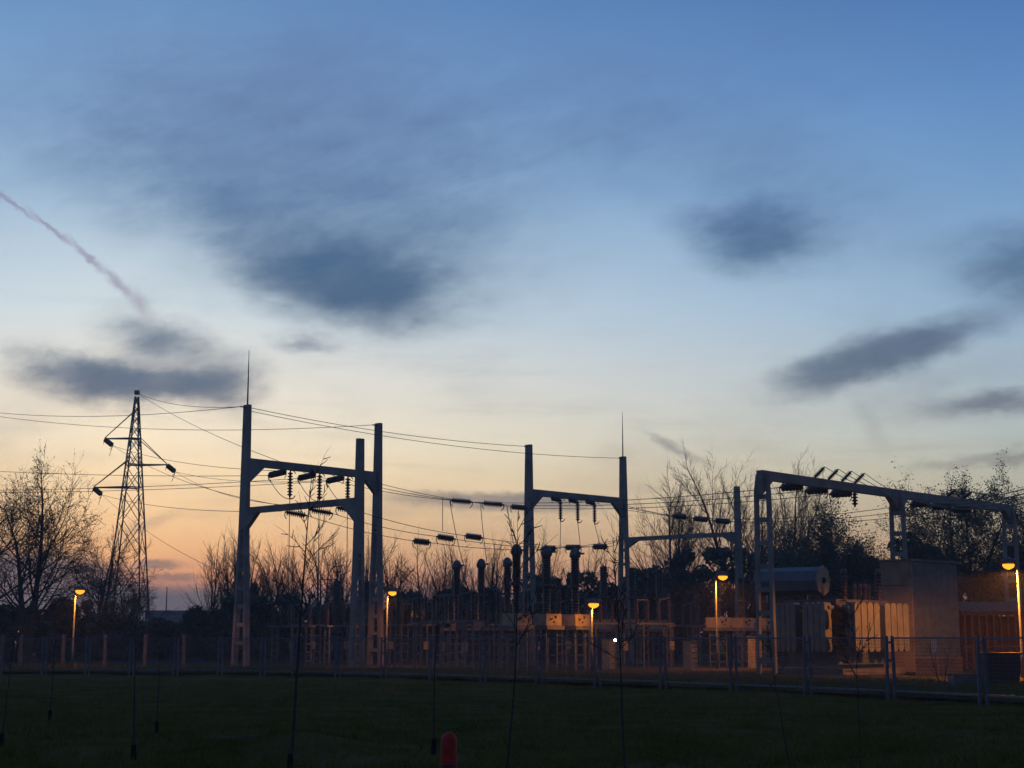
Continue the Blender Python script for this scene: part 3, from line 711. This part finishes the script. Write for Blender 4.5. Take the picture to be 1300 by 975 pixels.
def wallblock():
    y = 75.5; c = at(1160, 800, y); org = Vector((c.x, y, .1)); H = at(1160, 712, y).z - .1
    t = thing('fire_wall_building', 'tall windowless concrete panel block beside the transformer, one face lit orange', 'building', org)
    dn = -UB; wl, wr = 1.72, 4.5; hs = [0, H * .27, H * .53, H * .78, H]
    MB().box(UA * wr / 2 + dn * wl / 2 + Z1 * H / 2, UA * (wr / 2 - .03), dn * (wl / 2 - .03), Z1 * H / 2).build('core', darksteel, t)
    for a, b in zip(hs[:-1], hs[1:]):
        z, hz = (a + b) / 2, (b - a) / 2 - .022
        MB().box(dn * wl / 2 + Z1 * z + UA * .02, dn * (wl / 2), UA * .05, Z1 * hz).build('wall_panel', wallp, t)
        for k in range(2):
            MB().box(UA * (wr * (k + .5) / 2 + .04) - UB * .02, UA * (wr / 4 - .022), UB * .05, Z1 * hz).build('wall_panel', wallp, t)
    MB().box(UA * wr / 2 + dn * wl / 2 + Z1 * (H + .05), UA * (wr / 2 + .08), dn * (wl / 2 + .08), Z1 * .05).build('roof_cap', steel, t)
    MB().box(UA * 1.75 + UB * .04 + Z1 * 1.25, UA * .27, UB * .012, Z1 * .32).build('sign_plate', bluep, t)
wallblock()

def shed():
    y = 82.0; a = at(1222, 800, y); org = Vector((a.x, y, .1))
    t = thing('brick_shed', 'low brick shed with tiled lean-to roof and rusty barred front', 'shed', org)
    L, W = 3.4, 2.2
    MB().box((L / 2, W, 1.4), X1 * L / 2, Y1 * .12, Z1 * 1.4).build('back_wall', brick, t)
    MB().box((L + .25, W / 2, 1.6), X1 * .25, Y1 * W / 2, Z1 * 1.6).build('side_wall', brick, t)
    for k in range(9):
        x = .15 + k * .38
        MB().bar((x, 0, 0), (x, 0, 2.85), .07).build('bar', rust, t)
    MB().bar((0, -.06, 2.9), (L, -.06, 2.9), .14).build('lintel', rust, t); MB().bar((0, -.05, 1.2), (L, -.05, 1.2), .07).build('rail', rust, t)
    for k in range(10):
        x = .15 + k * .36
        MB().bar((x, -.35, 2.98), (x, W + .1, 3.55), .33, .07).build('roof_tile_row', tile, t)
    return t
shed()
def container():
    y = 55.0; a = at(1268, 835, y)
    t = thing('waste_container', 'dark red steel container with a lid, inside the fence', 'container', (a.x, y, .1))
    MB().hexa(rect((0, 0, 0), X1, Y1, .55, .42), rect((0, 0, 1.05), X1, Y1, .62, .48)).build('container_body', darkred, t)
    MB().box((0, 0, 1.09), X1 * .66, Y1 * .54, Z1 * .035).build('lid', darkred, t)
    for s in (-1, 1): MB().bar((s * .35, -.49, .2), (s * .35, -.51, 1.0), .08).build('rib', darkred, t)
    a = at(1226, 840, 54.0)
    t = thing('concrete_trough', 'low grey concrete trough beside the panel block', 'trough', (a.x, 54, .1))
    MB().box((0, 0, .16), X1 * .55, Y1 * .4, Z1 * .16).build('trough_body', oldconcrete, t)
    for s in (-1, 1): MB().box((0, s * .37, .36), X1 * .55, Y1 * .03, Z1 * .04).build('rim', oldconcrete, t)
container()

# ------------------------------------------------------------------ lamps
def lamp(px, py, ppx, Y, label, power=1.0):
    head = at(px, py, Y); x = gx(ppx, Y); top = head.z + .05
    t = thing('street_lamp', label, 'lamp', (x, Y, .1), 0, 'sodium lamps in the yard')
    hx = head.x - x; s = 1 if hx >= 0 else -1; L = max(abs(hx), .05)
    z = top - .1
    MB().tube([(0, 0, 0), (0, 0, .9), (0, 0, .95), (0, 0, z)], [.075, .075, .05, .042], 8).build('pole', darksteel, t, True)
    MB().box((0, -.078, .65), X1 * .05, Y1 * .008, Z1 * .14).build('hatch', steel, t)
    MB().tube([(0, 0, z - .02), (s * L * .35, 0, z + .07), (s * L * .7, 0, z + .06)], .032, 6).build('arm', steel, t)
    hd = MB(); pr = [(0, .05), (.07, .11), (.30, .17), (.55, .15), (.66, .04)]
    hd.lathe((s * (L - .33), 0, z + .10), (s * (L + .33), 0, z + .08), pr, 10)
    hd.build('lamp_head', steel, t, True)
    g = MB().lathe((s * L + s * .02, 0, z - .02), (s * L + s * .02, 0, z - .13), [(0, .19), (.06, .20), (.14, .17), (.20, .09), (.23, .03)], 12).build('glowing_bowl', sodium, t, True)  # bowl made oversized to stand in for the halo round the lamp
    g.data.transform(Matrix.Translation((s * L, 0, 0)) @ Matrix.Scale(1.3, 4, (1, 0, 0)) @ Matrix.Translation((-s * L, 0, 0)))
    ld = bpy.data.lights.new('sodium_light', 'SPOT'); ld.spot_size = math.radians(179); ld.spot_blend = .2; ld.energy = 1000 * power; ld.color = (1.0, .31, .03); ld.shadow_soft_size = .10
    lo = bpy.data.objects.new('sodium_light', ld); COL.objects.link(lo); lo.parent = t; lo.location = (s * L, 0, z - .30)
    return t
lamp(101, 750, 93, 87, 'lit sodium lamp on a slim pole near the bare tree and pylon', .7)
lamp(498, 752, 491, 92, 'lit sodium lamp on a slim pole beside the twin tall posts', .7)
lamp(753, 767, 751.5, 76.4, 'short lit sodium lamp beside the large domed transformers', .45)
lamp(917, 732, 910, 84, 'lit sodium lamp on a tall pole before the dark bushes', 1.3)
lamp(1281, 717, 1296, 66, 'lit sodium lamp hanging over the barred shed', 4.0)
t = thing('white_light', 'small white light on a thin post in the middle of the yard', 'lamp', (gx(781, 80), 80, .1))
zz = at(781, 813, 80).z - .1
MB().tube([(0, 0, 0), (0, 0, zz - .06)], .04, 6).build('post', steel, t)
MB().lathe((0, 0, zz - .06), (0, 0, zz + .08), [(0, .03), (.03, .055), (.07, .06), (.11, .04), (.13, .01)], 12).build('bulb', whiteglow, t, True)

# ------------------------------------------------------------------ far building
def far_building():
    y = 260.0; x0, x1 = gx(183, y), gx(262, y); h = at(220, 778, y).z
    t = thing('office_building', 'far flat-roofed dark building with a few lit windows', 'building', ((x0 + x1) / 2, y, 0))
    w = (x1 - x0) / 2; wm = mat('far_wall', (.10, .12, .16), .7, (.08, .1, .13), .3)
    MB().box((0, 5, h / 2), X1 * w, Y1 * 5, Z1 * h / 2).build('wall', wm, t)
    MB().box((0, 5, h + .2), X1 * (w + .3), Y1 * 5.3, Z1 * .2).build('roof', wm, t)
    for px, py, ww, hh, lit in ((238, 784, .30, .22, 1), (246, 786, .75, .35, 1), (232, 790, .3, .25, 0), (226, 788, .3, .3, 0), (241, 797, .3, .35, 1), (216, 789, .35, .3, 0), (252, 794, .3, .3, 0), (208, 790, .4, .3, 0)):
        p = at(px, py, y - .05); f = MB().box((p.x - (x0 + x1) / 2, -.06, p.z), X1 * (ww + .15), Y1 * .06, Z1 * (hh + .15)).build('window', darksteel, t)
        MB().box((p.x - (x0 + x1) / 2, -.13, p.z), X1 * ww, Y1 * .01, Z1 * hh).build('pane', winglow if lit else tankpaint, f)
    m = at(212, 745, 200)
    tag(MB().tube([(m.x, 200, 0), (m.x, 200, m.z)], [.16, .05], 5).build('antenna_mast', darksteel), 'thin mast standing before the far flat-roofed building', 'mast')
far_building()

# ------------------------------------------------------------------ fence
def fence():
    t = thing('mesh_fence', 'long wire mesh fence with paired blue-grey posts along the lawn', 'fence', (0, 60, 0))
    pxs = [1360, 1245, 1129, 1024, 930, 841, 758, 684, 613, 549, 487, 429, 375]
    pxs += [334, 280, 224, 168, 112, 57, 1, -55, -110]
    pts = [Vector((gx(p, fence_Y(p)), fence_Y(p), 0)) for p in pxs]; H = 1.72; off = Vector((0, -60, 0))
    seg = []
    for p in pts:
        mb = MB(); z0 = float(bumpz(np.array(p.x), np.array(p.y))) - .05
        for s in (-1, 1):
            mb.hexa(rect(p + off + X1 * s * .105 + Z1 * z0, X1, Y1, .038, .04), rect(p + off + X1 * s * .075 + Z1 * (H + .06), X1, Y1, .038, .04))
        for z in (.5, 1.1, 1.6): mb.box(p + off + Z1 * z, X1 * .06, Y1 * .012, Z1 * .03)
        mb.build('post', fencem, t)
    for a, b in zip(pts[:-1], pts[1:]):
        d = (b - a); L = d.length; dn = d.normalized(); a2, b2 = a + dn * .12, b - dn * .12; sh = Vector((0, .06, 0))
        MB().bar(a2 + off + sh + Z1 * H, b2 + off + sh + Z1 * H, .045).build('top_rail', fencem, t)
        MB().bar(a2 + off + sh + Z1 * .26, b2 + off + sh + Z1 * .26, .06).build('bottom_rail', fencem, t)
        for k in range(int(L / .075)):
            p = a2 + dn * (k * .075) + off + sh
            seg.append((*(p + Z1 * .28), *(p + Z1 * (H - .02)), .0048, .0048))
        z = .35
        while z < H - .05:
            seg.append((*(a2 + off + sh + Z1 * z), *(b2 + off + sh + Z1 * z), .0048, .0048)); z += .10
    o = link('wire_mesh', segmesh('wire_mesh', seg, meshm, 3), t); o['kind'] = 'stuff'
fence()
for k, px in enumerate((3, 27, 81, 134, 185, 234)):
    y = 94 + (k % 2) * .6
    o = MB().hexa(rect((0, 0, 0), X1, Y1, .10, .10), rect((0, 0, 1.75), X1, Y1, .085, .085)).box((0, -.02, 1.8), X1 * .11, Y1 * .11, Z1 * .05).build('concrete_post', oldconcrete)
    o.location = (gx(px, y), y, .1); tag(o, 'short concrete boundary post behind the fence near the pylon', 'post', 'boundary posts near the pylon')

# ------------------------------------------------------------------ trees
def grow(segs, tips, p, d, L, r, lev, P, rnd):
    n = P['seg'][lev]; pts = [p]; dirs = [d]
    for i in range(n):
        w = P['wob'][lev]
        d = (d + Vector((rnd.gauss(0, w), rnd.gauss(0, w), rnd.gauss(0, w) + P['up'][lev]))).normalized()
        p = p + d * (L / n); pts.append(p); dirs.append(d)
    rend = r * P['taper'][lev]
    for i in range(n):
        a, b = r + (rend - r) * i / n, r + (rend - r) * (i + 1) / n
        segs[min(lev, 2)].append((*pts[i], *pts[i + 1], a, b))
    if lev >= P['levels'] - 1:
        tips.append(pts[-1]); tips.append(pts[len(pts) // 2]); return
    c = P['kids'][lev]; f0 = P['from'][lev]
    for k in range(c):
        f = f0 + (1 - f0) * (k + rnd.random() * .9) / c; f = min(f, .999); i = int(f * n); ff = f * n - i
        q = pts[i].lerp(pts[i + 1], ff); dd = dirs[i + 1]
        ax = dd.cross(Vector((rnd.gauss(0, 1), rnd.gauss(0, 1), rnd.gauss(0, 1)))).normalized()
        ang = math.radians(rnd.gauss(P['ang'][lev], 9))
        nd_ = (dd * math.cos(ang) + ax * math.sin(ang)).normalized()
        rr = (r + (rend - r) * f)
        grow(segs, tips, q, nd_, L * P['len'][lev] * (1.15 - .55 * f) * rnd.uniform(.75, 1.2), max(rr * P['rad'][lev], P.get('rmin', .009)), lev + 1, P, rnd)
    grow(segs, tips, pts[-1], d, L * (.5 if lev else P.get('cont', .3)), rend, min(lev + 1, P['levels'] - 1), P, rnd)
BARE = dict(levels=4, seg=(7, 5, 4, 3), wob=(.05, .09, .12, .14), up=(.06, .06, .05, .04), taper=(.25, .25, .4, .6), kids=(14, 10, 7, 0), **{'from': (.22, .18, .12, 0)}, ang=(40, 36, 40), len=(.50, .48, .45), rad=(.42, .45, .55))
def leafmesh(name, pts, size, m, per, rnd, spread):
    P_ = np.repeat(np.array([tuple(p) for p in pts]), per, 0); N = len(P_)
    P_ = P_ + rng.normal(0, spread, (N, 3)); a = rng.normal(0, 1, (N, 3)); a /= np.linalg.norm(a, axis=1)[:, None]
    b = np.cross(a, rng.normal(0, 1, (N, 3))); b /= np.linalg.norm(b, axis=1)[:, None]
    s = size * rng.uniform(.5, 1.4, N)[:, None]; a = a * s; b = b * s * .6
    V = np.stack([P_ - a, P_ + b * .8, P_ + a, P_ - b * .8], 1).reshape(-1, 3)
    return npmesh(name, V, np.arange(4 * N).reshape(-1, 4), m)
def tree(px, Y, ptop, label, cat='tree', group=None, P=BARE, seed=0, stems=1, lean=(0, 0), leaf=None, name='bare_tree', rk=.020, spread=1.0, tw=1.5):
    rnd = random.Random(seed); h = at(px, ptop, Y).z; segs = [[], [], []]; tips = []
    t = thing(name, label, cat, (gx(px, Y), Y, 0), 0, group)
    for s in range(stems):
        d = Vector((lean[0] + (rnd.uniform(-.28, .28) * spread if stems > 1 else 0), lean[1] + (rnd.uniform(-.2, .2) if stems > 1 else 0), 1)).normalized()
        hh = h * (.78 if stems == 1 else rnd.uniform(.55, .80))
        grow(segs, tips, Vector((rnd.uniform(-.012, .012) * h * (stems > 1), rnd.uniform(-.012, .012) * h * (stems > 1), -.1)), d, hh, h * rk * (1 if stems == 1 else .7), 0, P, rnd)
    zmax = float(np.percentile([s[5] for L in segs[1:] for s in L], 99.2)); k = h / zmax
    sc = lambda L: [tuple(v * k for v in s[:6]) + (s[6] * tw, s[7] * tw) for s in L]
    link('trunk', segmesh('trunk', sc(segs[0]), bark, 7), t)
    link('limbs', segmesh('limbs', sc(segs[1]), bark, 4), t)
    link('crown', segmesh('crown', sc(segs[2]), twigm, 3), t)
    if leaf:
        link('leaves', leafmesh('leaves', [p * k for p in tips], leaf[0], leaf[1], leaf[2], rnd, leaf[3]), t)
    return t
def var(**kw): d = dict(BARE); d.update(kw); return d
SPREAD = var(ang=(52, 44, 44), len=(.62, .52, .48), kids=(13, 11, 8, 0), up=(.05, .05, .03, .02), **{'from': (.25, .2, .15, 0)})
UPR = var(ang=(30, 28, 34), len=(.50, .46, .42), kids=(15, 10, 7, 0), up=(.05, .10, .08, .06))
SHRUB = var(levels=3, seg=(6, 4, 3), kids=(14, 10, 0), ang=(32, 36, 40), len=(.48, .45, .4), taper=(.2, .3, .5), **{'from': (.25, .2, 0)})
tree(34, 104, 588, 'large bare spreading tree beside the lamp near the pylon', P=SPREAD, seed=3, stems=2, leaf=(.05, twigm, 2, .06), rk=.022, spread=.7)
tree(-40, 108, 600, 'bare spreading tree at the far end of the fence, beyond the lamp', P=SPREAD, seed=12, leaf=(.05, twigm, 2, .06))
tree(112, 118, 676, 'small bare tree between the lamp and the pylon', P=SPREAD, seed=5, stems=2)
tree(160, 135, 728, 'low bare shrub tree at the foot of the pylon', P=SPREAD, seed=6, stems=3)
sg = 'bare shrub trees behind the tall posts'
SL = ['on the pylon side of the spired post', 'right behind the spired post near the pylon', 'behind the spired post, under the crossbeams', 'behind the tallest sapling', 'under the middle of the lower crossbeam', 'just before the twin posts', 'behind the twin tall posts',
      'above the lamp beside the twin posts', 'under the first low inline string', 'behind the outer small domed transformer', 'behind the middle small domed transformer', 'behind the plain tall post of the second gantry', 'under the hanging strings of the second gantry']
for k, (px, Y, tp) in enumerate([(268, 126, 690), (297, 120, 676), (330, 125, 682), (372, 124, 690), (408, 126, 672), (440, 121, 678), (476, 128, 690), (514, 122, 694), (552, 126, 686), (588, 124, 690), (622, 127, 684), (700, 128, 676), (735, 126, 690)]):
    tree(px, Y, tp, 'bare many-stemmed shrub tree ' + SL[k], group=sg, P=SHRUB, seed=40 + k, stems=5, name='bare_shrub', rk=.016, spread=1.3)
tree(858, 136, 612, 'slender bare tree behind the spired gantry, before two taller ones', P=UPR, seed=21, stems=3, rk=.016, spread=.5)
tree(938, 140, 578, 'tallest bare tree, rising behind the flat-topped thin post', P=UPR, seed=22, stems=3, rk=.017, spread=.6)
tree(1000, 142, 592, 'bare tree rising behind the corner of the low gantry', P=UPR, seed=23, stems=3, rk=.015, spread=.7)
tree(1070, 118, 656, 'rounded tree coming into leaf behind the low gantry over the transformer', P=SPREAD, seed=31, stems=3, leaf=(.080, leafm, 7, .20), name='leafing_tree', spread=1.0)
tree(1232, 112, 610, 'big tree coming into leaf behind the far bay of the low gantry', P=SPREAD, seed=33, stems=3, leaf=(.075, leafm, 5, .18), name='leafing_tree', spread=.8)
tree(1330, 108, 640, 'leafing tree beyond the barred shed and its lamp', P=SPREAD, seed=35, stems=2, leaf=(.075, leafm, 5, .18), name='leafing_tree')

def bush(px, Y, ptop, wpx, label, group, seed, m=leafd, N=6500, size=.15, name='evergreen_bush'):
    r = np.random.default_rng(seed); h = at(px, ptop, Y).z; w = wpx / 1980 * Y / 2
    t = thing(name, label, 'bush', (gx(px, Y), Y, 0), 0, group)
    K = 34; cz = r.uniform(.12, .86, K); rad = (1 - np.abs(cz - .38) ** 1.6 * 1.25)
    an = r.uniform(0, 6.28, K); rr = np.sqrt(r.uniform(0, 1, K)) * rad
    cen = np.stack([np.cos(an) * rr * w * .85, np.sin(an) * rr * w * .6, cz * h], 1)
    cr = r.uniform(.13, .24, K) * min(w * 1.3, h)
    idx = r.integers(0, K, N); v = r.normal(0, 1, (N, 3)); v /= np.linalg.norm(v, axis=1)[:, None]
    P_ = cen[idx] + v * (cr[idx] * r.uniform(.45, 1.08, N) ** .6)[:, None] * np.array([1, 1, .85])
    P_[:, 2] = np.clip(P_[:, 2], .05, h)
    a = r.normal(0, 1, (N, 3)); a /= np.linalg.norm(a, axis=1)[:, None]; b = np.cross(a, v); b /= np.linalg.norm(b, axis=1)[:, None] + 1e-6
    s = size * r.uniform(.5, 1.5, N)[:, None]; a *= s; b *= s * .7
    V = np.stack([P_ - a, P_ + b, P_ + a, P_ - b], 1).reshape(-1, 3)
    link('foliage', npmesh('foliage', V, np.arange(4 * N).reshape(-1, 4), m), t)
    seg = []
    for c in cen: seg.append((r.normal(0, .15), r.normal(0, .15), 0, *c, .07, .025))
    link('stem', segmesh('stem', seg, bark, 4), t)
bg = 'dark bushes behind the yard'
BU = [(-60, 112, 770, 130), (20, 110, 764, 130), (85, 112, 757, 95), (150, 118, 778, 90), (205, 122, 785, 80), (262, 118, 768, 80), (300, 116, 752, 90), (355, 118, 748, 95), (415, 121, 762, 90),
      (470, 118, 755, 80), (530, 120, 742, 90), (580, 122, 733, 90), (630, 124, 738, 80), (690, 122, 722, 90), (735, 121, 716, 80), (785, 124, 722, 70), (330, 134, 770, 140), (480, 136, 764, 160), (140, 140, 782, 160), (250, 140, 790, 120)]
BL = ['beyond the end of the fence', 'under the large bare tree', 'right behind the lamp near the pylon', 'at the foot of the pylon', 'before the far lit building', 'beside the far lit building', 'behind the spired post near the pylon', 'behind the tallest sapling', 'under the lower crossbeam',
      'behind the twin tall posts', 'behind the lamp beside the twin posts', 'behind the outer small domed transformer', 'between the small and large domed transformers', 'behind the middle large domed transformer', 'behind the hanging strings', 'at the foot of the second spired post',
      'low and wide, in the rear row under the crossbeams', 'low and wide, in the rear row behind the twin posts', 'low and wide, in the rear row behind the pylon', 'low, in the rear row near the lit windows',
      'wide, in the rear row behind the small domed transformers', 'wide, in the rear row behind the large domed transformers', 'wide, in the rear row behind the flat-topped columns']
BU += [(590, 138, 752, 190), (700, 138, 742, 190), (800, 138, 738, 170)]
for k, (px, Y, tp, w) in enumerate(BU):
    bush(px, Y, tp, w, 'dark evergreen bush ' + BL[k], bg, 100 + k)
cg = 'tall dark bushes under the bare trees'
CL = ['beside the second spired post', 'under the slender bare tree', 'under the tallest bare tree', 'behind the first ladder leg of the low gantry', 'behind the oil tank of the transformer', 'behind the transformer bushings, under the rounded leafing tree', 'with a pointed top behind the middle gantry leg', 'just behind the panel block',
      'behind the barred shed', 'beyond the lamp over the shed', 'low and wide in the rear row beside the tall-pole lamp', 'wide in the rear row behind the transformer']
for k, (px, Y, tp, w) in enumerate([(830, 126, 700, 90), (880, 124, 684, 100), (930, 128, 672, 100), (985, 126, 682, 90), (1035, 128, 690, 95), (1095, 130, 700, 110), (1165, 116, 662, 95), (1215, 118, 712, 90), (1270, 116, 716, 110), (1330, 114, 700, 110), (850, 132, 716, 130), (1050, 140, 722, 220)]):
    bush(px, Y, tp, w, 'tall dark bush ' + CL[k], cg, 200 + k, N=7500)

# ------------------------------------------------------------------ lawn: saplings, bollard, bits
SAP = var(cont=.04, rmin=.0065, levels=3, seg=(12, 4, 3), wob=(.012, .09, .1), up=(.03, .07, .05), kids=(13, 4, 0), ang=(46, 38, 40), len=(.20, .42, .4), taper=(.18, .35, .6), rad=(.40, .6, .6), **{'from': (.5, .25, 0)})
THIN = dict(SAP); THIN.update(kids=(5, 2, 0), len=(.10, .4, .4)); THIN['from'] = (.6, .3, 0)
def sapling(px, Y, px_top, ptop, label, P, seed, r, guard=True, group=None):
    rnd = random.Random(seed); top = at(px_top, ptop, Y); x0 = gx(px, Y); h = top.z
    z0 = float(bumpz(np.array(x0), np.array(Y)))
    t = thing('sapling', label, 'sapling', (x0, Y, z0), 0, group); segs = [[], [], []]; tips = []
    P = dict(P); P['up'] = (0, P['up'][1], P['up'][2])
    grow(segs, tips, Vector((0, 0, -.05)), Vector((top.x - x0, 0, h)).normalized(), h, r, 0, P, rnd)
    link('trunk', segmesh('trunk', segs[0], bark, 6), t)
    link('crown', segmesh('crown', segs[1] + segs[2], twigm, 4), t)
    if guard: MB().lathe((0, 0, 0), (0, 0, .22), [(0, .045), (.20, .036), (.22, .028)], 8).build('trunk_guard', black, t)
    return t
sapling(372, 20.4, 393, 606, 'tallest sapling, branching, rising before the crossbeams of the pylon-side gantry', SAP, 1, .026)
sapling(641, 18.8, 664, 655, 'branching sapling rising before the post behind the domed transformers', SAP, 2, .017)
sapling(793, 19.0, 772, 686, 'slightly leaning branching sapling passing the small white light', SAP, 3, .017)
sapling(552, 23.0, 549, 757, 'thin straight sapling with a dark guard behind the red bollard', THIN, 4, .018)
sapling(175, 22.5, 180, 782, 'thin sapling with a dark guard standing on the lawn before the pylon', THIN, 5, .017)
sapling(203, 28.5, 205, 815, 'short faint sapling with a dark guard, the farther one before the pylon', THIN, 6, .014)
sapling(68, 32.0, 71, 812, 'thin sapling on the lawn in front of the lamp near the pylon', THIN, 7, .018)
sapling(9, 25.5, 14, 800, 'thin sapling on the lawn before the large bare tree', THIN, 8, .016)
sapling(1087, 19.5, 1084, 745, 'branching thin sapling before the lit radiators', SAP, 9, .008, False)
sapling(1003, 17.6, 978, 790, 'curved thin sapling before the ladder leg of the low gantry', THIN, 10, .009, False)
tree(1193, 53, 800, 'small leafless shrub with crooked stems before the lit panel block', cat='shrub', P=dict(SHRUB, kids=(5, 3, 0), rmin=.005), seed=77, stems=2, name='bare_shrub', rk=.022, spread=1.6, tw=1.0)
b = at(570, 928, 11.7); t = thing('bollard', 'red round-topped plastic bollard on the dark lawn', 'bollard', (b.x, 11.7, 0))
hB = b.z
MB().lathe((0, 0, -.02), (0, 0, hB), [(0, .060), (hB - .06, .060), (hB - .03, .056), (hB - .008, .042), (hB + .014, .018)], 18).build('bollard_body', redp, t, True)
MB().lathe((0, 0, hB - .30), (0, 0, hB - .24), [(0, .0605), (.004, .0625), (.056, .0625), (.06, .0605)], 18).build('collar', darkred, t)
for px, Y, w, label in ((617, 38, .30, 'pale broken board lying on the lawn behind the bollard'), (318, 26.5, .45, 'pale board lying on the low heap in the lawn'), (1186, 42, .35, 'pale board lying on the grass below the lit panel block')):
    x = gx(px, Y); o = MB().box((0, 0, .02), (w, .05, 0), (-.01, .09, 0), (0, 0, .02)).box((.1, .02, .055), (w * .5, -.04, 0), (.01, .05, 0), (0, 0, .014)).build('board', pale)
    o.location = (x, Y, float(bumpz(np.array(x), np.array(Y))) + .03); tag(o, label, 'board')

# ------------------------------------------------------------------ thin haze volume, added to lift the dark tones
hz = MB().box((0, 0, 14.5), (760, 0, 0), (0, 760, 0), (0, 0, 15.5 + .0)).build('haze', mat('haze_shell', (1, 1, 1)))
hz['kind'] = 'stuff'; tag(hz, 'thin added haze over the whole place, lifting the dark tones', 'haze')
hm = bpy.data.materials.new('haze'); hm.use_nodes = True; ht = hm.node_tree; ht.nodes.clear()
ho = nd(ht, 'ShaderNodeOutputMaterial'); hv = nd(ht, 'ShaderNodeVolumePrincipled'); hv.inputs['Color'].default_value = (.92, .94, 1, 1)
hv.inputs['Density'].default_value = 0.0006; hv.inputs['Anisotropy'].default_value = .3
ht.links.new(hv.outputs[0], ho.inputs['Volume']); hz.data.materials.clear(); hz.data.materials.append(hm)
